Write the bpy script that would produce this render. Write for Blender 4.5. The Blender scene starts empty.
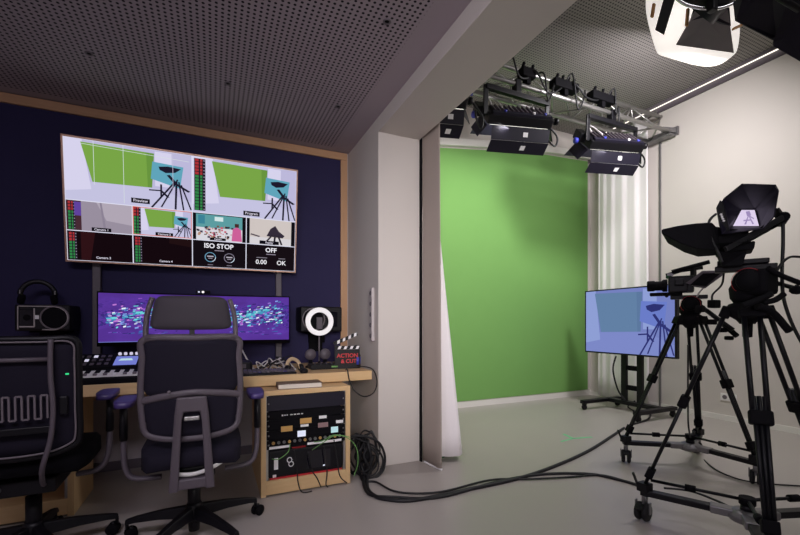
import bpy, math, random
from mathutils import Vector, Matrix
random.seed(7)
PI = math.pi
C = bpy.context.scene.collection
# ------------------------------------------------------------------ camera model
F, YH, H = 408.0, 323.0, 1.12
TH = math.atan(187 / 408)
CT, ST = math.cos(TH), math.sin(TH)
def ray(x, y):
    u = (x - 400) / F
    return (ST + u * CT, CT - u * ST, (YH - y) / F)
def at_y(x, y, Y):
    r = ray(x, y); t = Y / r[1]; return Vector((r[0] * t, Y, H + r[2] * t))
def at_x(x, y, X):
    r = ray(x, y); t = X / r[0]; return Vector((X, r[1] * t, H + r[2] * t))
def at_z(x, y, z):
    r = ray(x, y); t = (z - H) / r[2]; return Vector((r[0] * t, r[1] * t, z))
def at_d(x, y, d):
    r = ray(x, y); return Vector((r[0] * d, r[1] * d, H + r[2] * d))
# ------------------------------------------------------------------ materials
def lin(c):
    c = c / 255.0
    return c / 12.92 if c <= 0.04045 else ((c + 0.055) / 1.055) ** 2.4
def rgb(r, g, b): return (lin(r), lin(g), lin(b), 1)
def mat(name, col, rough=.5, metal=0., emit=0., noise=0., nscale=30., bump=0., spec=.5, trans=0., sheen=0.):
    m = bpy.data.materials.new(name); m.use_nodes = True
    nt = m.node_tree; b = nt.nodes['Principled BSDF']
    b.inputs['Base Color'].default_value = col
    b.inputs['Roughness'].default_value = rough
    b.inputs['Metallic'].default_value = metal
    b.inputs['Specular IOR Level'].default_value = spec
    if sheen: b.inputs['Sheen Weight'].default_value = sheen
    if emit:
        b.inputs['Emission Color'].default_value = col
        b.inputs['Emission Strength'].default_value = emit
    if trans: b.inputs['Transmission Weight'].default_value = trans
    if noise or bump:
        tc = nt.nodes.new('ShaderNodeTexCoord'); n = nt.nodes.new('ShaderNodeTexNoise')
        n.inputs['Scale'].default_value = nscale; n.inputs['Detail'].default_value = 5
        nt.links.new(tc.outputs['Object'], n.inputs['Vector'])
        if noise:
            mx = nt.nodes.new('ShaderNodeMix'); mx.data_type = 'RGBA'
            mx.inputs[6].default_value = tuple(c * (1 - noise) for c in col[:3]) + (1,)
            mx.inputs[7].default_value = tuple(min(1, c * (1 + noise)) for c in col[:3]) + (1,)
            nt.links.new(n.outputs['Fac'], mx.inputs[0]); nt.links.new(mx.outputs[2], b.inputs['Base Color'])
        if bump:
            bp = nt.nodes.new('ShaderNodeBump'); bp.inputs['Strength'].default_value = bump
            bp.inputs['Distance'].default_value = .01
            nt.links.new(n.outputs['Fac'], bp.inputs['Height']); nt.links.new(bp.outputs['Normal'], b.inputs['Normal'])
    return m
def glow(name, col, s=1.0):
    m = bpy.data.materials.new(name); m.use_nodes = True
    nt = m.node_tree; nt.nodes.clear()
    o = nt.nodes.new('ShaderNodeOutputMaterial'); e = nt.nodes.new('ShaderNodeEmission')
    e.inputs[0].default_value = col; e.inputs[1].default_value = s
    nt.links.new(e.outputs[0], o.inputs[0]); return m
def math_node(nt, op, a, b=None):
    n = nt.nodes.new('ShaderNodeMath'); n.operation = op
    for i, v in enumerate((a, b)):
        if v is None: continue
        if isinstance(v, (int, float)): n.inputs[i].default_value = v
        else: nt.links.new(v, n.inputs[i])
    return n.outputs[0]
def perforated(name, col, pitch, rad, xmax=None, ymax=None, hole=(.008, .007, .008, 1)):
    m = mat(name, col, .8, spec=.2); nt = m.node_tree; b = nt.nodes['Principled BSDF']
    tc = nt.nodes.new('ShaderNodeTexCoord'); sp = nt.nodes.new('ShaderNodeSeparateXYZ')
    nt.links.new(tc.outputs['Object'], sp.inputs[0])
    def cell(o):
        f = math_node(nt, 'FRACT', math_node(nt, 'DIVIDE', o, pitch))
        d = math_node(nt, 'SUBTRACT', f, .5); return math_node(nt, 'MULTIPLY', d, d)
    r2 = math_node(nt, 'ADD', cell(sp.outputs[0]), cell(sp.outputs[1]))
    k = math_node(nt, 'LESS_THAN', r2, (rad / pitch) ** 2)
    if xmax is not None: k = math_node(nt, 'MULTIPLY', k, math_node(nt, 'LESS_THAN', sp.outputs[0], xmax))
    if ymax is not None: k = math_node(nt, 'MULTIPLY', k, math_node(nt, 'LESS_THAN', sp.outputs[1], ymax))
    mx = nt.nodes.new('ShaderNodeMix'); mx.data_type = 'RGBA'
    mx.inputs[6].default_value = col; mx.inputs[7].default_value = hole
    nt.links.new(k, mx.inputs[0]); nt.links.new(mx.outputs[2], b.inputs['Base Color'])
    return m
def wood(name, c1, c2, axis=0, rough=.5):
    m = mat(name, c1, rough, spec=.3); nt = m.node_tree; b = nt.nodes['Principled BSDF']
    tc = nt.nodes.new('ShaderNodeTexCoord'); mp = nt.nodes.new('ShaderNodeMapping')
    s = [28, 28, 28]; s[axis] = 2.2; mp.inputs['Scale'].default_value = s
    n = nt.nodes.new('ShaderNodeTexNoise'); n.inputs['Scale'].default_value = 1.6; n.inputs['Detail'].default_value = 6
    mx = nt.nodes.new('ShaderNodeMix'); mx.data_type = 'RGBA'
    mx.inputs[6].default_value = c1; mx.inputs[7].default_value = c2
    nt.links.new(tc.outputs['Object'], mp.inputs[0]); nt.links.new(mp.outputs[0], n.inputs[0])
    nt.links.new(n.outputs['Fac'], mx.inputs[0]); nt.links.new(mx.outputs[2], b.inputs['Base Color'])
    return m
M = {}
M['wall'] = mat('studio wall paint', rgb(208, 201, 195), .75, noise=.02, nscale=3, bump=.03, spec=.2)
M['wallctl'] = mat('control room grey wall', rgb(176, 168, 170), .8, spec=.2)
M['navy'] = mat('navy wall panel', rgb(42, 38, 74), .75, noise=.08, nscale=4, spec=.25)
M['floor'] = mat('grey poured floor', rgb(172, 165, 160), .34, noise=.03, nscale=2.2, spec=.35)
M['base'] = mat('white skirting', rgb(225, 222, 216), .5)
M['basedk'] = mat('grey skirting', rgb(96, 88, 96), .6)
M['ceil'] = perforated('perforated control room ceiling', rgb(176, 164, 172), .030, .0075, 1.0, 3.62, rgb(34, 30, 36))
M['ceil2'] = perforated('perforated studio ceiling', rgb(150, 145, 142), .032, .0085, hole=rgb(62, 58, 60))
M['wood'] = wood('light plywood', rgb(224, 192, 146), rgb(204, 168, 120))
M['woodz'] = wood('light plywood upright', rgb(224, 192, 146), rgb(204, 168, 120), 2)
M['frame'] = wood('wall frame wood', rgb(196, 156, 120), rgb(176, 136, 102))
M['framez'] = wood('wall frame wood upright', rgb(196, 156, 120), rgb(176, 136, 102), 2)
M['green'] = mat('chroma green', rgb(118, 166, 92), .8, noise=.03, nscale=5, spec=.15)
M['greendk'] = mat('dark green cloth', rgb(30, 90, 55), .9)
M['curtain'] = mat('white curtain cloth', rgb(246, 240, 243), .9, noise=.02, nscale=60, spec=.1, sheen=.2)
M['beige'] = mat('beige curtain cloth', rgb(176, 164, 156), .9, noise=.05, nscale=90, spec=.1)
M['black'] = mat('black plastic', rgb(13, 12, 18), .45, spec=.3)
M['blackm'] = mat('matt black', rgb(9, 8, 13), .8, spec=.15)
M['blacksoft'] = mat('black cloth', rgb(9, 8, 13), .95, noise=.2, nscale=120, bump=.15, spec=.15)
M['tube'] = mat('black anodised tube', rgb(13, 13, 19), .45, .1, spec=.3)
M['grey'] = mat('dark grey plastic', rgb(88, 80, 88), .5)
M['greyl'] = mat('mid grey plastic', rgb(112, 104, 110), .45)
M['mesh'] = mat('black mesh fabric', rgb(30, 27, 40), .85, noise=.25, nscale=350, bump=.2, spec=.2)
M['violetlit'] = mat('dark plastic with painted violet light', rgb(66, 52, 112), .4, spec=.6)  # violet screen light on the arm pads is put into the base colour
M['alu'] = mat('aluminium', rgb(176, 174, 172), .4, .85)
M['silver'] = mat('cast silver', rgb(130, 128, 130), .4, .6)
M['chrome'] = mat('chrome', rgb(220, 220, 225), .15, 1)
M['white'] = mat('white plastic', rgb(235, 233, 230), .5)
M['red'] = mat('red plastic', rgb(200, 40, 50), .5)
M['blue'] = mat('blue knob', rgb(54, 60, 170), .4)
M['door'] = mat('barn door black', rgb(24, 21, 36), .5, 0, spec=.3)
M['rubber'] = mat('rubber', rgb(18, 17, 20), .8)
M['cable'] = mat('cable rubber', rgb(11, 11, 17), .55)
M['cablegreen'] = mat('green cable', rgb(110, 165, 90), .5)
M['cablewhite'] = mat('white cable', rgb(205, 200, 200), .5)
M['paper'] = mat('paper', rgb(226, 218, 206), .8)
M['label'] = mat('white label', rgb(238, 236, 238), .6)
M['amber'] = mat('amber label', rgb(206, 160, 90), .6)
M['pinkl'] = mat('rose label', rgb(150, 120, 120), .6)
M['peg'] = mat('wooden peg', rgb(190, 140, 90), .6)
M['headpad'] = mat('charcoal cloth', rgb(58, 53, 60), .8, noise=.1, nscale=200)
M['copper'] = mat('brushed copper trim', rgb(190, 150, 130), .4, .5)
M['pale'] = mat('pale grey plastic', rgb(188, 180, 180), .6)
M['tape'] = mat('green tape', rgb(120, 205, 150), .6)
M['brown'] = mat('brown cover', rgb(100, 82, 70), .6)
M['skin'] = mat('cream plastic', rgb(200, 175, 140), .5)
M['glass'] = mat('dark lens glass', rgb(10, 10, 22), .06, spec=.8)
M['led'] = glow('led emitter', rgb(255, 250, 240), 3)
M['strip'] = glow('ceiling led strip', rgb(255, 246, 232), 1.6)
M['lcdblue'] = glow('lcd blue', rgb(120, 130, 215), .9)
M['lcdwhite'] = glow('lcd white', rgb(222, 226, 246), 1.0)
M['lcdcyan'] = glow('lcd cyan', rgb(190, 225, 232), .9)
M['keyglow'] = glow('lit key', rgb(225, 220, 245), .8)
M['greenled'] = glow('green led', rgb(60, 220, 140), 1.0)
M['ringled'] = glow('ring light tube', rgb(250, 244, 246), .95)
def E(name, r, g, b, s=1.0):
    k = 'e_%d_%d_%d' % (r, g, b)
    if k not in M: M[k] = glow('screen ' + name, rgb(r, g, b), s)
    return M[k]
# ------------------------------------------------------------------ mesh builder
class MB:
    def __init__(s): s.v = []; s.f = []; s.fm = []; s.sm = []; s.mats = []; s.X = Matrix.Identity(4); s.cur = None
    def use(s, m): s.cur = M[m] if isinstance(m, str) else m; return s
    def _mi(s):
        if s.cur not in s.mats: s.mats.append(s.cur)
        return s.mats.index(s.cur)
    def add(s, vs, fs, smooth=False):
        n = len(s.v); s.v += [s.X @ Vector(p) for p in vs]
        mi = s._mi()
        for f in fs: s.f.append([i + n for i in f]); s.fm.append(mi); s.sm.append(smooth)
        return s
    def poly(s, pts): return s.add(pts, [list(range(len(pts)))])
    def box(s, c, d, R=None):
        hx, hy, hz = d[0] / 2, d[1] / 2, d[2] / 2
        vs = [Vector((x, y, z)) for x in (-hx, hx) for y in (-hy, hy) for z in (-hz, hz)]
        if R is not None: vs = [R @ v for v in vs]
        c = Vector(c); vs = [v + c for v in vs]
        return s.add(vs, [(0, 1, 3, 2), (4, 6, 7, 5), (0, 4, 5, 1), (2, 3, 7, 6), (0, 2, 6, 4), (1, 5, 7, 3)])
    def bar(s, a, b, w, h, up=(0, 0, 1)):
        a, b = Vector(a), Vector(b); d = (b - a); L = d.length; d.normalize()
        up = Vector(up)
        if abs(d.dot(up)) > .98: up = Vector((0, 1, 0))
        sd = d.cross(up).normalized(); u = sd.cross(d)
        R = Matrix((sd, d, u)).transposed()
        return s.box((a + b) / 2, (w, L, h), R)
    def tube(s, pts, r, n=8, closed=False, ry=None):
        P = [Vector(p) for p in pts]; k = len(P)
        rs = r if isinstance(r, (list, tuple)) else [r] * k
        T = []
        for i in range(k):
            a = P[(i - 1) % k] if (closed or i > 0) else P[i]
            b = P[(i + 1) % k] if (closed or i < k - 1) else P[i]
            t = (b - a); T.append(t.normalized() if t.length > 1e-9 else Vector((0, 0, 1)))
        ref = Vector((0, 0, 1)) if abs(T[0].z) < .9 else Vector((0, 1, 0))
        nn = (ref - T[0] * ref.dot(T[0])).normalized()
        vs = []
        for i in range(k):
            nn = (nn - T[i] * nn.dot(T[i]))
            nn = nn.normalized() if nn.length > 1e-6 else T[i].orthogonal().normalized()
            bb = T[i].cross(nn); q = ry if ry else rs[i]
            for j in range(n):
                a = 2 * PI * (j + .5) / n
                vs.append(P[i] + nn * math.cos(a) * rs[i] + bb * math.sin(a) * q)
        fs = []
        for i in range(k if closed else k - 1):
            i2 = (i + 1) % k
            for j in range(n):
                fs.append((i * n + j, i * n + (j + 1) % n, i2 * n + (j + 1) % n, i2 * n + j))
        s.add(vs, fs, n > 4)
        if not closed:
            m = len(s.v) - len(vs); mi = s._mi()
            s.f.append([m + j for j in range(n)][::-1]); s.fm.append(mi); s.sm.append(False)
            s.f.append([m + (k - 1) * n + j for j in range(n)]); s.fm.append(mi); s.sm.append(False)
        return s
    def cyl(s, a, b, r, r2=None, n=16): return s.tube([a, b], [r, r if r2 is None else r2], n)
    def lathe(s, prof, loc=(0, 0, 0), axis=(0, 0, 1), n=20, ring=False):
        if ring: prof = list(prof) + [prof[0]]
        ax = Vector(axis).normalized(); o = ax.orthogonal().normalized(); q = ax.cross(o); loc = Vector(loc)
        vs = []
        for r, z in prof:
            for j in range(n):
                a = 2 * PI * j / n
                vs.append(loc + ax * z + (o * math.cos(a) + q * math.sin(a)) * r)
        fs = [(i * n + j, i * n + (j + 1) % n, (i + 1) * n + (j + 1) % n, (i + 1) * n + j)
              for i in range(len(prof) - 1) for j in range(n)]
        s.add(vs, fs, True)
        m = len(s.v) - len(vs); mi = s._mi()
        if ring: return s
        if prof[0][0] > 1e-5: s.f.append([m + j for j in range(n)][::-1]); s.fm.append(mi); s.sm.append(False)
        if prof[-1][0] > 1e-5: s.f.append([m + (len(prof) - 1) * n + j for j in range(n)]); s.fm.append(mi); s.sm.append(False)
        return s
    def ball(s, c, r, n=12):
        r = (r, r, r) if isinstance(r, (int, float)) else r
        c = Vector(c); k = n // 2
        vs = [c + Vector((0, 0, r[2]))]
        for i in range(1, k):
            p = PI * i / k
            for j in range(n):
                a = 2 * PI * j / n
                vs.append(c + Vector((r[0] * math.sin(p) * math.cos(a), r[1] * math.sin(p) * math.sin(a), r[2] * math.cos(p))))
        vs.append(c - Vector((0, 0, r[2])))
        fs = [(0, 1 + j, 1 + (j + 1) % n) for j in range(n)]
        for i in range(k - 2):
            for j in range(n):
                fs.append((1 + i * n + j, 1 + (i + 1) * n + j, 1 + (i + 1) * n + (j + 1) % n, 1 + i * n + (j + 1) % n))
        b = 1 + (k - 2) * n; e = len(vs) - 1
        fs += [(b + j, e, b + (j + 1) % n) for j in range(n)]
        return s.add(vs, fs, True)
    def prism(s, pts, off):
        P = [Vector(p) for p in pts]; k = len(P); off = Vector(off)
        vs = P + [p + off for p in P]
        fs = [list(range(k))[::-1], list(range(k, 2 * k))] + [(i, (i + 1) % k, k + (i + 1) % k, k + i) for i in range(k)]
        return s.add(vs, fs)
    def slab(s, fn, nu, nv, th, nrm):
        nrm = Vector(nrm).normalized(); vs = []; fs = []
        for sgn in (1, -1):
            for j in range(nv + 1):
                for i in range(nu + 1):
                    u, v = -1 + 2 * i / nu, -1 + 2 * j / nv
                    e = th(u, v) if callable(th) else th
                    vs.append(Vector(fn(u, v)) + nrm * (sgn * e / 2))
        W = nu + 1; N = W * (nv + 1)
        for j in range(nv):
            for i in range(nu):
                a = j * W + i
                fs.append((a, a + 1, a + 1 + W, a + W)); fs.append((N + a, N + a + W, N + a + 1 + W, N + a + 1))
        for i in range(nu):
            a = i; fs.append((a + 1, a, N + a, N + a + 1)); a = nv * W + i; fs.append((a, a + 1, N + a + 1, N + a))
        for j in range(nv):
            a = j * W; fs.append((a, a + W, N + a + W, N + a)); a = j * W + nu; fs.append((a + W, a, N + a, N + a + W))
        return s.add(vs, fs, True)
    def text(s, body, size, org, xa=(1, 0, 0), ya=(0, 0, 1), bold=0., align='LEFT'):
        cu = bpy.data.curves.new('t', 'FONT'); cu.body = body; cu.size = size; cu.align_x = align
        cu.align_y = 'CENTER'; cu.offset = bold; cu.resolution_u = 3
        o = bpy.data.objects.new('t', cu); C.objects.link(o)
        bpy.context.view_layer.update()
        me = bpy.data.meshes.new_from_object(o.evaluated_get(bpy.context.evaluated_depsgraph_get()))
        xa, ya, org = Vector(xa), Vector(ya), Vector(org)
        s.add([org + xa * v.co.x + ya * v.co.y for v in me.vertices], [list(p.vertices) for p in me.polygons])
        bpy.data.objects.remove(o); bpy.data.curves.remove(cu); bpy.data.meshes.remove(me); return s
    def build(s, name, parent=None, loc=(0, 0, 0), bevel=0., solid=0.):
        me = bpy.data.meshes.new(name); loc = Vector(loc)
        me.from_pydata([v - loc for v in s.v], [], s.f)
        for m in s.mats: me.materials.append(m)
        for p, mi, sm in zip(me.polygons, s.fm, s.sm): p.material_index = mi; p.use_smooth = sm
        me.validate(); me.update()
        o = bpy.data.objects.new(name, me); C.objects.link(o)
        if parent: o.parent = parent
        else: o.location = loc
        if solid:
            q = o.modifiers.new('Solidify', 'SOLIDIFY'); q.thickness = solid; q.offset = 0
        if bevel:
            q = o.modifiers.new('Bevel', 'BEVEL'); q.width = bevel; q.segments = 2; q.limit_method = 'ANGLE'; q.angle_limit = .7
        return o
def mb(m, X=None):
    b = MB().use(m)
    if X is not None: b.X = X
    return b
def thing(name, label, cat, loc=(0, 0, 0), rz=0, group=None, rx=0):
    o = bpy.data.objects.new(name, None); C.objects.link(o); o.empty_display_size = .1
    o.location = loc; o.rotation_euler = (rx, 0, rz); o['label'] = label; o['category'] = cat
    if group: o['group'] = group
    return o
def tag(o, label, cat, group=None):
    o['label'] = label; o['category'] = cat
    if group: o['group'] = group
    return o
def struct(o): o['kind'] = 'structure'; return o
def smooth(pts, n=8, closed=False):
    P = [Vector(p) for p in pts]; k = len(P); out = []
    for i in range(k if closed else k - 1):
        if closed: p0, p1, p2, p3 = P[i - 1], P[i], P[(i + 1) % k], P[(i + 2) % k]
        else: p0, p1, p2, p3 = P[max(i - 1, 0)], P[i], P[i + 1], P[min(i + 2, k - 1)]
        for j in range(n):
            t = j / n
            out.append(.5 * ((2 * p1) + (p2 - p0) * t + (2 * p0 - 5 * p1 + 4 * p2 - p3) * t * t + (3 * p1 - p0 - 3 * p2 + p3) * t ** 3))
    if not closed: out.append(P[-1])
    return out
def squircle(u, v, n=6):
    p = max(1, (abs(u) ** n + abs(v) ** n) ** (1 / n)); return u / p, v / p
def copy_tree(o, parent=None):
    c = o.copy(); C.objects.link(c); c.parent = parent
    for ch in list(o.children): copy_tree(ch, c)
    return c
V = Vector

# ================================================================== SETTING
XR, YG, YB, XP, XP2, YP = 5.37, 4.57, 3.73, 1.167, 1.527, 2.95
ZC, ZS, ZB = 2.72, 4.0, 2.606
XL, YN = -2.6, -3.2
def sbox(name, m, x0, x1, y0, y1, z0, z1, bevel=0):
    return struct(mb(m).box(((x0 + x1) / 2, (y0 + y1) / 2, (z0 + z1) / 2), (x1 - x0, y1 - y0, z1 - z0)).build(name, bevel=bevel))
sbox('floor', 'floor', XL - .1, XR + .1, YN - .1, YG + .1, -.1, 0)
sbox('ceiling', 'ceil', XL - .1, XP, YN - .1, YB + .1, ZC, ZC + .1)
sbox('ceiling_studio', 'ceil2', XP2, XR + .1, YN - .1, YG + .1, ZS, ZS + .1)
sbox('wall_back', 'wallctl', XL - .1, XP, YB, YB + .1, 0, ZC)
sbox('wall_green', 'wall', XP2, XR + .1, YG, YG + .1, 0, ZS)
sbox('wall_right', 'wall', XR, XR + .1, YN, YG, 0, ZS)
sbox('wall_left', 'wallctl', XL - .1, XL, YN, YB, 0, ZC)
sbox('wall_near', 'wallctl', XL - .1, XR + .1, YN - .1, YN, 0, ZS)
sbox('wall_divider', 'wall', XP, XP2, YP, YG + .1, 0, ZS, .004)
sbox('beam', 'wall', XP, XP2, YN, YP, ZB, ZS, .004)
sbox('wall_panel', 'navy', XL, 1.086, YB - .018, YB, .76, 2.645)
sbox('trim_1', 'frame', XL, 1.150, YB - .035, YB, 2.645, 2.712, .003)
sbox('trim_2', 'framez', 1.086, 1.150, YB - .035, YB, .60, 2.645, .003)
sbox('baseboard_back', 'basedk', XL, XP, YB - .015, YB, 0, .07)
sbox('baseboard_green', 'base', XP2, XR, YG - .015, YG, 0, .075)
sbox('baseboard_right', 'base', XR - .015, XR, YN, YG - .015, 0, .06)
sbox('slit_shade', 'blackm', XP2 - .001, XP2 + .010, YP - .03, YP + .02, 0, 2.76)  # dark strip painted in for the shaded slit between pillar and curtain
# LED track and shadow gap along the right wall under the ceiling
sbox('trim_3', 'grey', XR - .03, XR, YN, YG, 3.895, 3.985)
t = thing('led_track', 'long glowing white light track along the ceiling edge above right wall', 'light track', (XR - .05, 1.5, ZS))
mb('greyl').box((0, 0, -.02), (.036, 5.9, .04)).box((.03, 0, -.04), (.008, 5.9, .05)).build('track_profile', t)
mb('strip').box((0, 0, -.043), (.018, 5.88, .006)).build('light_strip', t)
for k, (x, y) in enumerate(((89, 53), (228, 83), (387, 21), (338, 106))):
    p = at_z(x, y, ZC)
    t = thing('ceiling_spotlight', ['small recessed ceiling spot leftmost, above the wall display', 'small recessed ceiling spot in the middle of the perforated ceiling, above display centre',
              'small recessed ceiling spot nearest the beam, at top of view', 'small recessed ceiling spot closest to wood frame corner and beam'][k], 'spotlight', (p.x, p.y, ZC), 0, 'recessed ceiling spots')
    mb('greyl').lathe([(.022, 0), (.022, -.006), (.014, -.006), (.012, 0)], n=14).build('rim', t)
    mb('blackm').lathe([(.0, -.003), (.0125, -.003), (.0125, 0)], n=14).build('opening', t)
# ------------------------------------------------------------------ green backdrop
top = [(2.45, 3.34), (2.68, 3.38), (3.65, 3.508), (4.46, 3.595), (5.305, 3.635)]
o = mb('green')
o.prism([(2.45, YG - .012, .085), (5.305, YG - .012, .085)] + [(x, YG - .012, z) for x, z in top[::-1]], (0, .011, 0))
tag(o.build('green_screen', loc=(3.9, YG, .085)), 'large plain chroma green backdrop filling the studio back wall', 'green screen')
t = thing('backdrop_rail', 'pale slightly sagging headrail along the top of the green backdrop', 'rail', (3.9, YG, 3.5))
o = mb('base')
tp = [V((x, YG - .035, z + .065)) for x, z in top]
o.tube(smooth(tp, 4), .068, 4, ry=.05)
q = o.build('headrail', t, (3.9, YG, 3.5), bevel=.01)
mb('greyl').box((2.45, YG - .02, 3.40), (.02, .04, .16)).box((5.33, YG - .02, 3.69), (.02, .04, .16)).build('end_bracket', t, (3.9, YG, 3.5))
# ------------------------------------------------------------------ curtains
def drape(top_pts, bot_pts, m, folds, amp, rows=14, cols=None, ampb=None, normal=(1, 0, 0)):
    A, B = smooth(top_pts, 12), smooth(bot_pts, 12); n = cols or max(60, folds * 12)
    def samp(P, t):
        f = t * (len(P) - 1); i = min(int(f), len(P) - 2); return P[i].lerp(P[i + 1], f - i)
    nv = V(normal); ampb = amp if ampb is None else ampb
    ph = [random.uniform(-.5, .5) for _ in range(folds + 3)]
    vs = []; fs = []
    for j in range(rows + 1):
        s = j / rows
        for i in range(n + 1):
            t = i / n
            k = t * folds; w = ph[int(k)] * (1 - k % 1) + ph[int(k) + 1] * (k % 1)
            c = math.sin(2 * PI * k + w) + .3 * math.sin(4 * PI * k + 2 * w + s * .8)
            p = samp(A, t).lerp(samp(B, t), s) + nv * (c * (amp + (ampb - amp) * s))
            vs.append(p)
    for j in range(rows):
        for i in range(n):
            a = j * (n + 1) + i; fs.append((a, a + 1, a + n + 2, a + n + 1))
    return mb(m).add(vs, fs, True)
# right curtain along right wall from the corner
tz = 3.86
o = drape([(5.27, 4.33, tz), (5.27, 4.0, tz), (5.27, 3.57, tz)], [(5.26, 4.33, .035), (5.25, 4.0, .03), (5.27, 3.55, .03)], 'curtain', 5, .008)
t = thing('curtain', 'white pleated curtain hanging in the far right corner beside the green backdrop', 'curtain', (5.27, 4.0, 0))
o.build('cloth', t, (5.27, 4.0, 0), solid=.004)
mb('alu').bar((5.27, 4.55, 3.88), (5.27, 3.45, 3.88), .03, .03).build('rail', t, (5.27, 4.0, 0))
# left white curtain, gathered, flaring to the floor
t = thing('curtain', 'white curtain gathered at the left edge of the green backdrop', 'curtain', (1.7, 3.0, 0))
o = drape([(1.57, 2.96, 2.76), (1.60, 2.97, 2.76), (1.63, 2.98, 2.76), (1.65, 3.2, 2.76)], [(1.60, 2.87, .045), (1.72, 2.84, .04), (1.862, 2.83, .05), (1.88, 3.3, .04)], 'curtain', 3, .006, ampb=.010, normal=(.25, -1, 0))
o.build('cloth', t, (1.7, 3.0, 0), solid=.004)
o = drape([(1.60, 3.02, 2.76), (1.63, 3.03, 2.76)], [(1.64, 2.93, .012), (1.84, 2.90, .012)], 'greendk', 3, .008, ampb=.015, normal=(.25, -1, 0))
q = o.build('lining', t, (1.7, 3.0, 0), solid=.004); q['label'] = 'dark green lining showing at the hem'
mb('alu').bar((1.545, 2.6, 2.775), (1.56, 3.4, 2.775), .025, .025).build('rail', t, (1.7, 3.0, 0))
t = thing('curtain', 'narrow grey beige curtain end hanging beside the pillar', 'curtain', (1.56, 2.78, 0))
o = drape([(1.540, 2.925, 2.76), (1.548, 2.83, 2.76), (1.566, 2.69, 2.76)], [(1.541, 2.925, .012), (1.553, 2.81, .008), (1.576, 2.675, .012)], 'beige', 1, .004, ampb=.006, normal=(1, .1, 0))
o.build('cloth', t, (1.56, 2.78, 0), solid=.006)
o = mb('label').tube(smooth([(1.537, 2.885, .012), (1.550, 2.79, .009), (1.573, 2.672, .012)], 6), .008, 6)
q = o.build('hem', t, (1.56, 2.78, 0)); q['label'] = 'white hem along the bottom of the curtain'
# ------------------------------------------------------------------ wall fittings
pz0, pz1 = at_x(373.5, 288, XP), at_x(373.5, 341, XP)
t = thing('socket_strip', 'white vertical strip of sockets on the shaded side of the pillar', 'socket strip', (XP, pz0.y, pz1.z))
hh = pz0.z - pz1.z
mb('pale').box((-.012, 0, hh / 2), (.024, .045, hh)).build('back_plate', t, bevel=.004)
for k in range(5):
    mb('greyl').lathe([(.018, 0), (.018, .004), (.013, .004), (.011, -.001)], (-.024, 0, hh * (k + .5) / 5), (-1, 0, 0), 14).build('socket', t)
a, b = at_x(720, 394, XR), at_x(738, 401, XR); c = (a + b) / 2
t = thing('wall_socket', 'white double wall socket low on the right wall behind tripods', 'socket', (XR, c.y, c.z))
mb('white').box((-.006, 0, 0), (.012, .16, .085)).build('cover_plate', t, bevel=.003)
for s in (-.036, .036):
    mb('greyl').lathe([(.024, 0), (.024, .002), (.019, .002), (.017, -.004), (0, -.004)], (-.0125, s, 0), (-1, 0, 0), 16).build('socket', t)
p = at_x(653, 160, XR)
t = thing('wall_conduit', 'thin grey vertical conduit beside the right curtain', 'conduit', (XR - .02, 3.46, 0))
mb('silver').box((.006, 0, 1.75), (.022, .022, 3.5)).build('channel', t, bevel=.004)
# floor tape
t = thing('floor_tape', 'pale green tape mark stuck on the studio floor', 'tape', tuple(at_z(573, 438.5, 0)))
o = mb('tape'); z = .0012
A = [at_z(x, y, z) for x, y in ((563.5, 434), (573, 438.5), (592, 437), (561, 441.5))]
for q, w in ((0, .03), (2, .03), (3, .022)): o.bar(A[1], A[q], w, .0014)
o.build('tape_strip', t, tuple(at_z(573, 438.5, 0)))

# ================================================================== SCREENS
class Scr:
    """flat picture area: (u right, v down) in 0..1 laid on the plane org + u*ux + v*vy, stacked in thin layers along nrm"""
    def __init__(s, org, ux, vy, nrm): s.o, s.u, s.w, s.n = V(org), V(ux), V(vy), V(nrm); s.k = 1; s.b = MB()
    def p(s, u, v): return s.o + s.u * u + s.w * v + s.n * (.0004 * s.k)
    def poly(s, col, pts): s.b.use(E('colour', *col)); s.b.poly([s.p(*q) for q in pts]); s.k += 1
    def rect(s, col, a, b, c, d): s.poly(col, [(a, b), (c, b), (c, d), (a, d)])
    def line(s, col, pts, w):
        for (a, b), (c, d) in zip(pts, pts[1:]):
            e = V((c - a, (d - b))); L = max(e.length, 1e-6); nx, ny = -e.y / L * w / 2, e.x / L * w / 2
            s.poly(col, [(a + nx, b + ny), (c + nx, d + ny), (c - nx, d - ny), (a - nx, b - ny)]); s.k -= 1
        s.k += 1
    def text(s, col, body, h, u, v, bold=.0, align='CENTER'):
        s.b.use(E('colour', *col)); uu = s.u.normalized(); vv = -s.w.normalized()
        s.b.text(body, h * s.w.length * 1.05, s.p(u, v), uu, vv, bold, align); s.k += 1
    def sub(s, a, b, c, d):
        r = Scr(s.o + s.u * a + s.w * b, s.u * (c - a), s.w * (d - b), s.n); r.k = 3; return r
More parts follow.
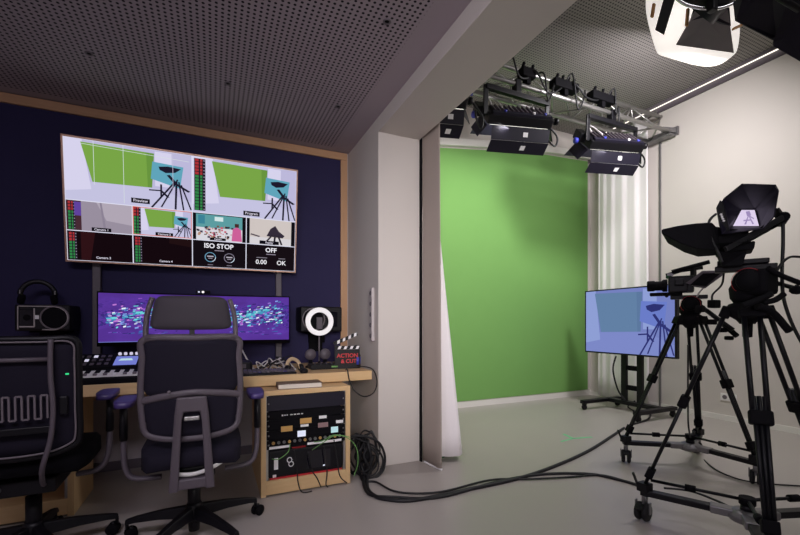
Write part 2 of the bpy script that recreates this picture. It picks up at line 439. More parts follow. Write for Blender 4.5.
def studio_view(q, tint=0, x0=0.):
    """the studio as its cameras see it: curtain, green wall, display and tripod"""
    if tint == 0: bg, cu, gr, gd, tv, dk, fl = (188, 184, 218), (214, 210, 236), (120, 164, 70), (104, 148, 62), (96, 164, 186), (30, 26, 44), (196, 194, 224)
    else: bg, cu, gr, gd, tv, dk, fl = (116, 128, 190), (142, 158, 212), (98, 128, 164), (92, 120, 158), (106, 124, 200), (46, 50, 112), (124, 136, 198)
    X = lambda u: x0 + (1 - x0) * u
    q.rect(bg, 0, 0, 1, 1)
    q.poly(fl, [(0, .80), (.16, .68), (.72, .66), (1, .84), (1, 1), (0, 1)])
    q.poly(cu, [(0, 0), (X(.13), 0), (X(.19), .80), (0, .86)])
    q.poly(gr, [(X(.12), .04), (X(.685), .06), (X(.665), .655), (X(.20), .675)])
    q.poly(gd, [(X(.62), .06), (X(.685), .06), (X(.665), .655), (X(.63), .655)])
    q.poly(cu, [(X(.69), .02), (X(.83), .02), (X(.83), .62), (X(.69), .62)])
    q.poly(tv, [(X(.67), .20), (X(.93), .23), (X(.90), .62), (X(.655), .50)])
    q.poly(dk, [(X(.72), .275), (X(.80), .25), (X(.91), .27), (X(.86), .345), (X(.78), .37), (X(.73), .33)])
    q.line(dk, [(X(.80), .40), (X(.87), .55), (X(.98), .66)], .03)
    q.line(dk, [(X(.86), .50), (X(.66), 1)], .018); q.line(dk, [(X(.88), .46), (X(.74), .98)], .014)
    q.line(dk, [(X(.87), .5), (X(.86), 1)], .018); q.line(dk, [(X(.89), .5), (X(.93), 1)], .014); q.line(dk, [(X(.91), .55), (X(.995), .98)], .014)
    q.line(dk, [(X(.64), .70), (X(.74), .69), (X(.80), .80)], .022); q.line(dk, [(X(.74), .58), (X(.74), .8)], .016)
def meter(q, a, b, c, d, n=9, hot=.3):
    q.rect((34, 30, 42), a, b, c, d)
    for i in range(n):
        f = i / n; y0 = b + (d - b) * (f + .12 / n); y1 = b + (d - b) * (f + .9 / n)
        m = (a + c) / 2; g = (170, 50, 54) if f < hot else (48, 130, 70)
        q.rect(g, a + (m - a) * .15, y0, m - (m - a) * .2, y1); q.k -= 1
        q.rect(g, m + (c - m) * .05, y0, m + (c - m) * .45, y1); q.k -= 1
        q.rect((150, 140, 160), c - (c - m) * .35, y0 + (y1 - y0) * .3, c - (c - m) * .1, y1 - (y1 - y0) * .3); q.k -= 1
    q.k += 2
def caption(q, txt, u, v, w, h, bg=True, ts=.62):
    if bg: q.rect((14, 12, 20), u - w / 2, v - h / 2, u + w / 2, v + h / 2)
    q.text((214, 208, 224), txt, h * ts * 1.25, u, v, .0004)

# ------------------------------------------------------------------ wall display
a = at_y(64.6, 262, 3.60); b = at_y(295.4, 272.1, 3.60)
mx, hw, mz = (a.x + b.x) / 2 + .004, (b.x - a.x) / 2 - .004, (a.z + b.z) / 2 - .002
tilt = math.radians(7.2)
t = thing('wall_display', 'large wall display showing many camera views above the desk', 'display', (mx, 3.60, mz), 0, None, tilt)
W2, HT = hw, .862
o = mb('grey')
o.box((0, .025, HT / 2), (2 * W2 - .02, .05, HT - .02))
o.build('housing', t, bevel=.006)
o = mb('copper')
for x in (-1, 1): o.box((x * (W2 - .005), -.004, HT / 2), (.010, .022, HT))
for z in (.006, HT - .006): o.box((0, -.004, z), (2 * W2 - .02, .022, .012))
q = o.build('bezel', t, bevel=.001)
for x in (-.55, .55): mb('blackm').box((x, .075, HT / 2), (.06, .05, .5)).build('wall_bracket', t)
ux, vy = V((2 * W2 - .02, 0, 0)), V((0, 0, -(HT - .024)))
S = Scr((-W2 + .01, -.003, HT - .012), ux, vy, (0, -1, 0))
S.rect((222, 222, 240), 0, 0, 1, 1)
scr = S.b.build('screen', t)
G = .0035
def tile(a, b, c, d): q = S.sub(a + G * .6, b + G, c - G * .6, d - G); return q
tiles = {}
q = tile(0, 0, .5, .5); studio_view(q)
for u in (.215, .44): q.line((214, 224, 222), [(u, 0), (u, .98 if u > .3 else .72)], .004)
q.line((214, 224, 222), [(.12, .07), (.98, .12)], .008); q.line((200, 196, 220), [(.84, .0), (.84, .98)], .004)
caption(q, 'Preview', .57, .91, .15, .085); q.b.build('preview_view', scr)
q = tile(.5, 0, 1, .5); studio_view(q, 0, .06); meter(q, .015, .03, .115, .97, 16, .3); caption(q, 'Program', .55, .93, .16, .085); q.b.build('program_view', scr)
q = tile(0, .5, .25, .75); q.rect((152, 142, 158), 0, 0, 1, 1); q.poly((176, 166, 180), [(.45, 0), (1, 0), (1, .7), (.6, .6)]); q.poly((140, 130, 148), [(.5, 0), (.53, 0), (.6, 1), (.56, 1)])
q.rect((70, 42, 52), 0, 0, .22, 1); meter(q, .02, .02, .13, .98); q.rect((96, 66, 158), .12, .04, .22, .5); caption(q, 'Camera 1', .52, .93, .30, .13); q.b.build('camera_view', scr)
q = tile(.25, .5, .5, .75); studio_view(q, 0, .08); meter(q, .0, .0, .13, 1); caption(q, 'Camera 2', .52, .92, .30, .13)
for e in ((0, 0, 1, .025), (0, .975, 1, 1), (0, 0, .014, 1), (.986, 0, 1, 1)): q.rect((216, 120, 110), *e); q.k -= 1
q.b.build('camera_view', scr)
for i in (0, 1):
    q = tile(.25 * i, .75, .25 * i + .25, 1); q.rect((20, 9, 14), 0, 0, 1, 1); q.poly((46, 18, 22), [(.2, 0), (.42, 0), (.34, 1), (.2, 1)]) if i == 0 else q.poly((32, 16, 18), [(.6, 0), (1, 0), (1, .3), (.6, .2)])
    meter(q, .02, .04, .14, .96); caption(q, 'Camera %d' % (3 + i), .54, .88, .34, .12, False, .7); q.b.build('camera_view', scr)
q = tile(.5, .5, .75, .75); q.rect((16, 14, 20), 0, 0, 1, 1); q.rect((92, 156, 160), .06, .03, .93, .55); q.rect((216, 214, 222), .06, .52, .93, 1)
random.seed(3)
for i in range(60):
    u, v = random.uniform(.06, .72), random.uniform(.42, .86); w = random.uniform(.02, .05)
    q.rect(random.choice([(60, 44, 48), (120, 84, 70), (180, 140, 120), (70, 60, 80), (196, 90, 110), (40, 40, 52)]), u, v, u + w, v + w * 1.6)
q.rect((60, 130, 150), .10, .08, .22, .4); q.rect((210, 230, 230), .40, .1, .56, .26); q.poly((204, 96, 152), [(.74, .52), (.82, .42), (.90, .52), (.92, .98), (.72, .98)]); q.poly((70, 44, 40), [(.78, .30), (.86, .30), (.86, .44), (.78, .44)])
caption(q, 'Camera', .46, .95, .3, .1); q.b.build('picture_view', scr)
q = tile(.75, .5, 1, .75); q.rect((16, 14, 20), 0, 0, 1, 1); q.rect((206, 196, 192), .06, .0, .92, 1); q.rect((214, 210, 214), .06, .72, .92, 1)
q.poly((52, 44, 58), [(.40, .66), (.48, .36), (.58, .22), (.66, .44), (.78, .6), (.74, .7)]); q.line((44, 38, 50), [(.52, .6), (.36, .98)], .04); q.line((44, 38, 50), [(.58, .6), (.56, 1)], .04); q.line((44, 38, 50), [(.64, .6), (.72, .98)], .04); q.line((80, 70, 80), [(.08, .62), (.26, .7)], .05)
caption(q, 'Replay', .46, .92, .4, .14); q.b.build('picture_view', scr)
q = tile(.5, .75, .75, 1); q.rect((20, 14, 20), 0, 0, 1, 1); q.text((240, 238, 246), 'ISO STOP', .24, .48, .19, .0012); q.rect((150, 140, 156), .40, .34, .58, .37)
for u, cc in ((.32, (110, 160, 190)), (.68, (130, 122, 140))):
    for i in range(20):
        a0, a1 = 2 * PI * i / 20, 2 * PI * (i + 1) / 20
        q.poly(cc if i > 3 else (200, 214, 230), [(u + .105 * math.cos(a0), .62 + .19 * math.sin(a0)), (u + .105 * math.cos(a1), .62 + .19 * math.sin(a1)), (u + .09 * math.cos(a1), .62 + .165 * math.sin(a1)), (u + .09 * math.cos(a0), .62 + .165 * math.sin(a0))]); q.k -= 1
    q.k += 1; q.rect((190, 182, 196), u - .06, .57, u + .06, .61); q.rect((150, 142, 156), u - .04, .65, u + .04, .68); q.rect((120, 112, 126), u - .05, .90, u + .05, .93)
q.b.build('status_view', scr)
q = tile(.75, .75, 1, 1); q.rect((22, 15, 20), 0, 0, 1, 1); q.text((240, 238, 246), 'OFF', .24, .50, .20, .0012); q.rect((150, 140, 156), .40, .35, .60, .38)
q.text((236, 234, 240), '0.00', .24, .30, .70, .0008); q.text((236, 234, 240), 'OK', .24, .72, .70, .0008); q.rect((130, 124, 136), .2, .5, .42, .53); q.rect((130, 124, 136), .66, .5, .8, .53); q.b.build('status_view', scr)
# posts that carry the display
for k, (x0, x1, z1) in enumerate(((94.5, 100.5, 1.75), (275.5, 281, 1.72))):
    a = at_y((x0 + x1) / 2, 300, 3.69); w = (x1 - x0) / 408 * 3.4
    t = thing('display_post', ['grey upright post under the left half of the wall display', 'grey upright post under the right half of the wall display'][k], 'post', (a.x, 3.68, .76), 0, 'display posts')
    mb('grey').box((0, 0, (z1 - .76) / 2), (w, .05, z1 - .76)).build('upright', t, bevel=.004)
    mb('grey').box((0, -.01, .006), (w * 2, .09, .012)).build('foot_plate', t)

# ================================================================== DESK
DT, DB, DY = .76, .69, 2.905
t = thing('desk', 'long light plywood desk running along the navy wall', 'desk', (-.6, 3.3, 0))
o = mb('wood'); o.box(((-2.3 + 1.098) / 2, (DY + YB - .02) / 2, (DT + DB) / 2), (1.098 + 2.3, YB - .02 - DY, DT - DB)); o.build('desktop', t, (-.6, 3.3, 0), bevel=.004)
mb('woodz').box((-2.28, 3.31, DB / 2), (.04, .78, DB)).build('side_panel', t, (-.6, 3.3, 0))
mb('wood').box((-.6, YB - .04, .62), (3.3, .04, .14)).build('wall_cleat', t, (-.6, 3.3, 0))
# ------------------------------------------------------------------ plywood rack cabinets
def cabinet(name, label, x0, x1, yf, depth, h, th=.032):
    t = thing(name, label, 'cabinet', ((x0 + x1) / 2, yf, 0), 0)
    w = x1 - x0; L = [('side_panel', 'woodz', (-w / 2 + th / 2, depth / 2, h / 2), (th, depth, h)), ('side_panel', 'woodz', (w / 2 - th / 2, depth / 2, h / 2), (th, depth, h)),
                      ('top_panel', 'wood', (0, depth / 2, h - th / 2), (w - 2 * th, depth, th)), ('bottom_panel', 'wood', (0, depth / 2, .012 + .045), (w - 2 * th, depth, .09)),
                      ('back_panel', 'blackm', (0, depth - .01, h / 2), (w - 2 * th, .012, h - 2 * th))]
    for n, m, c, d in L: mb(m).box(c, d).build(n, t, bevel=.002)
    for s in (-1, 1): mb('alu').box((s * (w / 2 - th - .008), .02, h / 2 + .03), (.014, .02, h - th * 2 - .06)).build('rack_rail', t)
    return t
RY, RX0, RX1, RH = 2.737, .278, .872, .682
cabinet('rack_cabinet', 'light plywood rack cabinet full of audio gear under the right desk end', RX0, RX1, RY, .64, RH)
cabinet('rack_cabinet', 'open plywood cabinet with dark inside behind the left chair', -1.36, -.735, 2.95, .42, .665)
# rack units: quads picked on the rack's front plane
RF = RY + .006
def rq(x, y): p = at_y(x, y, RF); return p
xl, xr = RX0 + .036, RX1 - .036
def zr(y, x=310): return at_y(x, y, RF).z
def unit(name, label, cat, z0, z1, m, depth=.30, group=None, y=RF, xa=None, xb=None):
    xa, xb = xa or xl, xb or xr
    t = thing(name, label, cat, ((xa + xb) / 2, y, z0), 0, group)
    mb(m).box((0, .004, (z1 - z0) / 2), (xb - xa, .008, z1 - z0 - .002)).build('faceplate', t, bevel=.001)
    mb('blackm').box((0, depth / 2 + .008, (z1 - z0) / 2), (xb - xa - .05, depth, z1 - z0 - .006)).build('chassis', t)
    o = mb('silver')
    for sx in (-1, 1): o.lathe([(.006, 0), (.005, .003), (0, .003)], (sx * ((xb - xa) / 2 - .012), 0, (z1 - z0) / 2), (0, -1, 0), 8)
    o.build('screw', t)
    return t
def lab(t, m, x0, y0, x1, y1, name, dy=.002):
    a = at_y(x0, y0, RF); b = at_y(x1, y1, RF); c = (a + b) / 2 - t.location
    return mb(m).box((c.x, -dy / 2, c.z), (abs(b.x - a.x), dy, abs(a.z - b.z))).build(name, t)
zt = RH - .036
u0 = unit('blank_panel', 'plain black blank panel at the very top of the rack', 'panel', zt - .098, zt, 'door')
u1 = unit('rack_unit', 'black rack device with small white script, just below the blank panel', 'rack device', zt - .158, zt - .099, 'blackm')
o = mb('white')
for i, (xx, w) in enumerate(((282.5, 1.8), (285, 1.4), (287.2, 1.4), (291.5, 3), (295, 2.6), (298.5, 3), (302, 2.2))):
    p = at_y(xx, 415.4 - (xx - 282) * .09, RF) - u1.location
    o.box((p.x, -.0008, p.z), (w * .0060, .0012, .010 if i == 0 else .007))
o.build('lettering', u1)
u2 = unit('rack_unit', 'black rack device with an orange and two white labels in the rack middle', 'rack device', zt - .225, zt - .159, 'blackm')
lab(u2, 'amber', 300, 418.5, 311.5, 422.8, 'orange_label'); lab(u2, 'label', 319, 415.8, 326.5, 418, 'white_label'); lab(u2, 'label', 300.5, 424.6, 308.5, 426.2, 'white_label'); lab(u2, 'label', 336, 420.4, 343, 422.6, 'white_label'); lab(u2, 'pinkl', 318, 423, 328, 426.6, 'rose_label')
u3 = unit('rack_unit', 'black rack device with two small lit white displays and a yellow label', 'rack device', zt - .285, zt - .226, 'blackm')
lab(u3, 'amber', 281, 426.6, 292.5, 430.8, 'yellow_label')
for x0, y0, x1, y1 in ((297.5, 431, 305.7, 436), (331, 427, 338, 432)): lab(u3, 'lcdwhite' if x0 < 300 else 'lcdcyan', x0, y0, x1, y1, 'small_display')
u4 = unit('rack_patchbay', 'black patch bay with a row of sockets and white strips above the computer', 'patch bay', zt - .345, zt - .286, 'blackm')
for i in range(14):
    x = -.22 + i * .034
    mb('silver' if i % 3 else 'amber').lathe([(.010, 0), (.010, .004), (.006, .004), (.005, .0)], (x, 0, .04), (0, -1, 0), 12).build('socket', u4)
for a, b in ((-.245, -.115), (0, .235)): mb('label').box(((a + b) / 2, -.001, .010), (b - a, .002, .016)).build('marking_strip', u4)
# desktop computer lying at the bottom of the rack
z0 = .103
t = thing('desktop_computer', 'black computer case lying at the bottom of the rack, white ring emblem in front', 'computer', ((xl + xr) / 2, RY + .01, z0))
pw, ph = xr - xl - .03, .175
mb('black').box((0, .22, ph / 2 + .006), (pw, .42, ph)).build('case', t, bevel=.006)
mb('red').box((0, .004, .005), (pw - .01, .012, .008)).build('red_base_edge', t)
mb('label').box((-pw / 2 + .045, .0095, ph * .56), (.026, .002, .075)).build('white_label', t)
mb('label').box((-pw / 2 + .035, .0095, .018), (.022, .002, .02)).build('white_label', t)
o = mb('label')
for dx, dz in ((0, .016), (.010, -.012)):
    o.tube([(-.115 + dx + .015 * math.cos(a), .0085, ph * .55 + dz + .016 * math.sin(a)) for a in [2 * PI * i / 16 for i in range(16)]], .0032, 6, True)
o.build('ring_emblem', t)
mb('glass').box((.08, .009, ph * .55), (.16, .004, .12)).build('front_flap', t)
mb('lcdwhite').ball((.115, .008, .045), (.009, .004, .006), 8).build('power_light', t)
mb('red').box((-.05, .05, ph + .010), (.09, .06, .008)).build('red_tab', t)
# book on the rack top
p = at_z(303, 389, RH)
t = thing('book', 'thin pale book lying flat on top of the rack cabinet', 'book', (p.x - .005, 2.862, RH), -.05)
mb('paper').box((0, 0, .017), (.285, .195, .028)).build('page_block', t)
o = mb('brown'); o.box((0, 0, .0015), (.29, .20, .003)); o.box((0, 0, .0325), (.29, .20, .003)); o.box((-.145, 0, .017), (.003, .20, .034)); o.build('cover', t)

# ================================================================== ULTRAWIDE MONITOR
a, b = at_y(97.5, 291, 3.42), at_y(289.5, 343, 3.42)
z0, z1 = .958, 1.338; cx, hw = (a.x + b.x) / 2, (b.x - a.x) / 2
m = bpy.data.materials.new('night city picture'); m.use_nodes = True; nt = m.node_tree; nt.nodes.clear()
N = nt.nodes.new; out = N('ShaderNodeOutputMaterial'); em = N('ShaderNodeEmission'); tc = N('ShaderNodeTexCoord'); sp = N('ShaderNodeSeparateXYZ')
nt.links.new(tc.outputs['Object'], sp.inputs[0]); X_, Z_ = sp.outputs[0], sp.outputs[2]
mp = N('ShaderNodeMapping'); mp.inputs['Scale'].default_value = (1, 1, 2.0); mp.inputs['Rotation'].default_value = (0, .12, 0); nt.links.new(tc.outputs['Object'], mp.inputs[0])
vo = N('ShaderNodeTexVoronoi'); vo.inputs['Scale'].default_value = 62; nt.links.new(mp.outputs[0], vo.inputs['Vector'])
sv = N('ShaderNodeSeparateColor'); nt.links.new(vo.outputs['Color'], sv.inputs[0])
n2 = N('ShaderNodeTexNoise'); n2.inputs['Scale'].default_value = 5.5; n2.inputs['Detail'].default_value = 3; nt.links.new(mp.outputs[0], n2.inputs['Vector'])
mid = (z1 - z0) * .5
band = math_node(nt, 'MAXIMUM', math_node(nt, 'SUBTRACT', 1.0, math_node(nt, 'MULTIPLY', math_node(nt, 'ABSOLUTE', math_node(nt, 'SUBTRACT', Z_, mid + .03)), 6.5)), 0.0)
patch = math_node(nt, 'MAXIMUM', math_node(nt, 'MULTIPLY', math_node(nt, 'SUBTRACT', n2.outputs['Fac'], .36), 3.6), 0.0)
lit = math_node(nt, 'POWER', sv.outputs[0], 2.0)
city = math_node(nt, 'MULTIPLY', math_node(nt, 'MULTIPLY', band, patch), math_node(nt, 'ADD', .08, math_node(nt, 'MULTIPLY', lit, .30)))
cr = N('ShaderNodeValToRGB'); el = cr.color_ramp.elements
el[0].position = .0; el[0].color = rgb(86, 52, 148); el[1].position = .05; el[1].color = rgb(92, 56, 160)
for p_, c_ in ((.10, rgb(60, 40, 120)), (.20, rgb(52, 62, 140)), (.32, rgb(122, 66, 176)), (.42, rgb(64, 160, 190)), (.62, rgb(124, 220, 222)), (.85, rgb(240, 240, 252))):
    e = el.new(p_); e.color = c_
nt.links.new(city, cr.inputs[0])
w2 = math_node(nt, 'ADD', .72, math_node(nt, 'MULTIPLY', n2.outputs['Fac'], .5))
nt.links.new(cr.outputs[0], em.inputs[0]); nt.links.new(w2, em.inputs[1]); nt.links.new(em.outputs[0], out.inputs[0]); M['city'] = m
t = thing('ultrawide_monitor', 'ultrawide curved monitor on the desk showing a purple night city', 'monitor', (cx, 3.42, DT))
cv = lambda x: .05 * (x / hw) ** 2 * -1 + .03
o = mb('black').slab(lambda u, v: (u * hw, cv(u * hw) + .016, (z0 + z1) / 2 - DT + v * (z1 - z0) / 2), 24, 1, .03, (0, 1, 0)); o.build('housing', t)
o = mb('city'); g = []; n = 24
for i in range(n + 1):
    x = -hw + .008 + (2 * hw - .016) * i / n
    g += [(x, cv(x) - .0005, .028), (x, cv(x) - .0005, z1 - z0 - .010)]
o.add(g, [(2 * i, 2 * i + 2, 2 * i + 3, 2 * i + 1) for i in range(n)]); rc = random.Random(21); sw, sh = 2 * hw - .016, z1 - z0 - .038
def light(u, v, w, h, col, k=[0]):
    k[0] += 1; x = (u - .5) * sw; y = cv(x) - .0012 - .000004 * k[0]; zc_ = .028 + sh * (1 - v)
    o.use(E('city', *col)); w *= sw / 2; h *= sh / 2
    o.add([(x - w, y, zc_ - h), (x + w, y, zc_ - h * .4), (x + w, y, zc_ + h), (x - w, y, zc_ + h * .4)], [(0, 1, 2, 3)])
cols = [(70, 150, 190), (110, 214, 220), (60, 110, 180), (230, 236, 250), (150, 90, 200), (40, 34, 90), (130, 160, 230), (190, 120, 210)]
for cxu in (.0, .60):
    for i in range(26): f = rc.random(); light(cxu + .02 + .26 * f, .56 - .26 * f + rc.gauss(0, .025), rc.uniform(.02, .06), rc.uniform(.03, .08), rc.choice(cols[:2] + [(90, 190, 205)]))
    for i in range(250):
        f = rc.random(); u = cxu + .04 + .33 * f; v = .52 - .10 * f + rc.gauss(0, .11 + .05 * f)
        if .08 < v < .94 and u < .985: light(u, v, rc.uniform(.006, .024), rc.uniform(.016, .05), rc.choice(cols))
    for i in range(30): f = rc.random(); light(cxu + .05 + .3 * f, .80 + .12 * f * rc.random(), rc.uniform(.01, .03), rc.uniform(.01, .025), rc.choice([(60, 100, 170), (50, 40, 110), (120, 80, 190)]))
q = o.build('screen', t); q.location.z = z0 - DT
o = mb('lcdblue').bar((-hw + .01, cv(-hw) - .002, z0 - DT + .03), (-hw * .5, cv(-hw * .5) - .002, z0 - DT + .03), .002, .004); o.build('task_bar', q.parent)
o = mb('blackm'); o.box((0, .10, .20), (.10, .04, .40)); o.build('stand_column', t, bevel=.006)
mb('blackm').box((0, .10, .008), (.34, .22, .016)).build('stand_foot', t, bevel=.004)
p = at_y(203, 296, 3.42)
t = thing('webcam', 'tiny webcam clipped to the top edge of the ultrawide monitor', 'webcam', (p.x, 3.44, z1 + .002))
mb('black').tube([(-.05, 0, .014), (.05, 0, .014)], .014, 10).build('body', t)
o = mb('lcdwhite'); o.ball((-.028, -.014, .014), .007, 8); q = o.build('indicator_light', t)
mb('glass').cyl((.0, -.010, .014), (.0, -.018, .014), .009).build('lens', t)
# ================================================================== DESK THINGS
# audio mixer console
t = thing('mixing_console', 'black mixing console with keys and a small lit screen on the desk', 'mixer', (-.58, 3.07, DT), .0)
pr = [(-.165, 0), (-.165, .03), (.01, .066), (.03, .083), (.23, .153), (.25, .153), (.25, 0)]
mb('blackm').prism([(-.40, y, z) for y, z in pr], (.84, 0, 0)).build('body', t, bevel=.004)
sl1 = math.atan2(.02, .135); sl2 = math.atan2(.055, .13)
def on1(x, f): return V((x, -.145 + .155 * f, .035 + .031 * f + .001))
def on2(x, f): return V((x, .03 + .20 * f, .083 + .07 * f + .001))
mb('white').prism([on1(-.38, .08), on1(.42, .08), on1(.42, .9), on1(-.38, .9)], (0, 0, .003)).build('fader_panel', t)
for i in range(16):
    x = -.36 + i * .050; f = .35 + .3 * random.random()
    mb('blackm').bar(on1(x, .55) + V((0, 0, .003)), on1(x, .88) + V((0, 0, .003)), .026, .006).build('key', t)
    c = on1(x, .3) + V((0, 0, .008)); mb('greyl' if i % 4 else 'label').box(c, (.018, .028, .012)).build('fader_knob', t)
for r in range(3):
    for i in range(10):
        x = -.39 + i * .038
        q = mb('keyglow' if (r * 7 + i * 3) % 5 == 0 else 'grey').prism([on2(x, .15 + .28 * r), on2(x + .02, .15 + .28 * r), on2(x + .02, .28 + .28 * r), on2(x, .28 + .28 * r)], (0, -.001, .005)); q.build('button', t)
mb('lcdblue').prism([on2(.0, .1), on2(.125, .1), on2(.125, .74), on2(.0, .74)], (0, -.0005, .002)).build('touch_screen', t)
o = mb('lcdcyan'); o.prism([on2(.02, .40) + V((0, -.001, .003)), on2(.10, .40) + V((0, -.001, .003)), on2(.09, .55) + V((0, -.001, .003)), on2(.03, .55) + V((0, -.001, .003))], (0, 0, .0005)); o.build('screen_graphic', t)
for i in range(4): mb('keyglow').lathe([(.010, 0), (.009, .014), (0, .015)], on2(.012 + i * .032, .90), (0, -.39, .92), 10).build('rotary_knob', t)
# studio speakers lying on wall brackets
def speaker(label, x0, x1, y, z0, z1, flip):
    t = thing('studio_speaker', label, 'speaker', ((x0 + x1) / 2, y, z0), 0, 'studio speakers'); w, h = x1 - x0, z1 - z0
    mb('black').box((0, .12, h / 2), (w, .24, h)).build('cabinet', t, bevel=.012)
    wf = w * (.22 if not flip else -.2)
    o = mb('greyl'); rr = h * .40
    o.tube([(wf + rr * 1.08 * math.cos(a), -.002, h / 2 + rr * 1.08 * math.sin(a)) for a in [2 * PI * i / 28 for i in range(28)]], .006, 6, True)
    o.build('woofer_ring', t)
    mb('blackm').lathe([(rr, .004), (rr * .9, .008), (rr * .35, -.012), (rr * .3, -.004), (0, .004)], (wf, -.002, h / 2), (0, -1, 0), 28).build('woofer', t)
    tx = -w * .27 if not flip else w * .25
    mb('glass').box((tx, -.003, h / 2), (w * .26, .008, h * .62)).build('horn', t, bevel=.003)
    mb('blackm').lathe([(.02, 0), (.012, -.004), (0, .002)], (tx, -.008, h / 2), (0, -1, 0), 16).build('tweeter', t)
    if not flip:
        o = mb('pale'); zz = h * .93
        o.tube(smooth([(-w * .42, -.004, zz), (0, -.004, zz), (w * .25, -.004, zz * .985), (w * .41, -.004, h * .75), (w * .455, -.004, h * .5), (w * .41, -.004, h * .25), (w * .25, -.004, h * .05), (0, -.004, h * .05)], 6), .0035, 6)
        o.bar((-w * .43, -.004, .01), (-w * .43, -.004, zz), .004, .006); o.bar((-w * .14, -.008, h * .15), (-w * .14, -.008, h * .85), .006, .006); o.bar((-w * .40, -.008, h * .16), (-w * .14, -.008, h * .16), .006, .008)
        o.build('baffle_trim', t); mb('label').box((-w * .10, -.004, h * .52), (.022, .004, .026)).build('white_badge', t)
    mb('blackm').box((0, .20, -.05), (.14, .04, .10)).box((0, .18, -.006), (.2, .16, .012)).box((0, 3.700 - y, -.08), (.12, .03, .2)).box((0, (.20 + 3.70 - y) / 2, -.05), (.08, 3.70 - y - .2, .06)).build('wall_bracket', t)
    return t
a, b = at_y(14, 331, 3.44), at_y(70, 305, 3.44)
sp1 = speaker('black studio speaker lying on its side at far left, headphones on top', a.x, b.x, 3.44, a.z, b.z, False)
SPZ = b.z
a, b = at_y(301, 332, 3.46), at_y(342, 307, 3.46)
speaker('black studio speaker half hidden behind the ring light', a.x, b.x, 3.46, a.z, b.z, True)
# headphones standing on the speaker
p = at_y(38, 305, 3.53)
t = thing('headphones', 'black headphones with silver joints resting on the left speaker', 'headphones', (p.x, 3.53, SPZ), .15)
R = .088
mb('black').tube(smooth([(R * math.cos(a) * 1.02, 0, .066 + R * 1.05 * math.sin(a)) for a in [PI * (i / 10) for i in range(11)]], 3), .012, 8, ry=.016).build('headband', t)
for s in (-1, 1):
    q = mb('blacksoft').lathe([(.0, -.016), (.03, -.016), (.036, 0), (.03, .016), (0, .016)], (s * R * .95, 0, .038), (s, 0, .15), 18).build('ear_cup', t)
    mb('silver').box((s * R * 1.02, -.006, .085), (.008, .012, .028)).build('joint', t, bevel=.003)
# keyboard and mouse area right of the chair
p = at_z(266, 373, DT)
t = thing('keyboard', 'dark computer keyboard on the desk right of the headrest chair', 'keyboard', (.30, 3.01, DT), .0)
mb('black').prism([(-.2, -.075, 0), (-.2, -.075, .012), (-.2, .075, .022), (-.2, .075, 0)], (.44, 0, 0)).build('case', t, bevel=.003)
for r in range(5):
    for i in range(15):
        mb('grey' if (i + r) % 6 else 'violetlit').box((-.18 + i * .0285, -.055 + r * .027, .0215 + r * .0018), (.022, .02, .008)).build('key', t)
t = thing('control_box', 'small black box with rounded edges standing behind the keyboard', 'box', (.17, 3.24, DT))
mb('black').box((0, 0, .04), (.19, .12, .08)).build('housing', t, bevel=.02)
mb('grey').box((0, -.061, .045), (.10, .003, .03)).build('front_panel', t)
# white cables looping behind the keyboard
base = (.42, 3.22, DT)
t = thing('cable_tangle', 'small tangle of white and black cables behind the keyboard', 'cables', base)
for k in range(7):
    pts = []; x, y = random.uniform(-.08, .05), random.uniform(-.05, .05)
    for i in range(7):
        pts.append((x + .26 * (i / 6 - .4) + random.uniform(-.04, .04), y + random.uniform(-.06, .06), .006 + (0 if i in (0, 6) else random.uniform(.0, .10))))
    mb('cablewhite' if k % 2 else 'cable').tube(smooth(pts, 6), .0045, 6).build('cable', t)
t = thing('hanging_cable', 'white cable dropping from the ultrawide monitor to the desk', 'cable', (.17, 3.4, DT))
mb('cablewhite').tube(smooth([(.0, .0, .25), (.03, -.03, .16), (.09, -.10, .04), (.12, -.14, .006)], 6), .006, 6).build('lead', t)
# wrist strap / headset with cream pads beside the mouse
p = at_z(296, 371, DT)
t = thing('headset', 'small cream and black headset lying on the desk before the ring light', 'headset', (p.x - .02, 3.06, DT), .4)
mb('skin').tube(smooth([(-.055, 0, .02), (-.045, .02, .07), (0, .03, .095), (.045, .02, .07), (.055, 0, .02)], 6), .009, 8, ry=.014).build('band', t)
for s in (-1, 1): mb('black').lathe([(0, -.012), (.024, -.012), (.028, 0), (.024, .012), (0, .012)], (s * .055, 0, .028), (1, 0, 0), 16).build('ear_pad', t)
p = at_z(300, 373.5, DT)
t = thing('mouse', 'black computer mouse at the desk edge near the ring light', 'mouse', (p.x + .035, 2.975, DT), -.3)
mb('black').ball((0, 0, .012), (.03, .052, .022), 14).build('shell', t); mb('chrome').ball((0, .02, .032), (.004, .012, .006), 8).build('scroll_wheel', t)
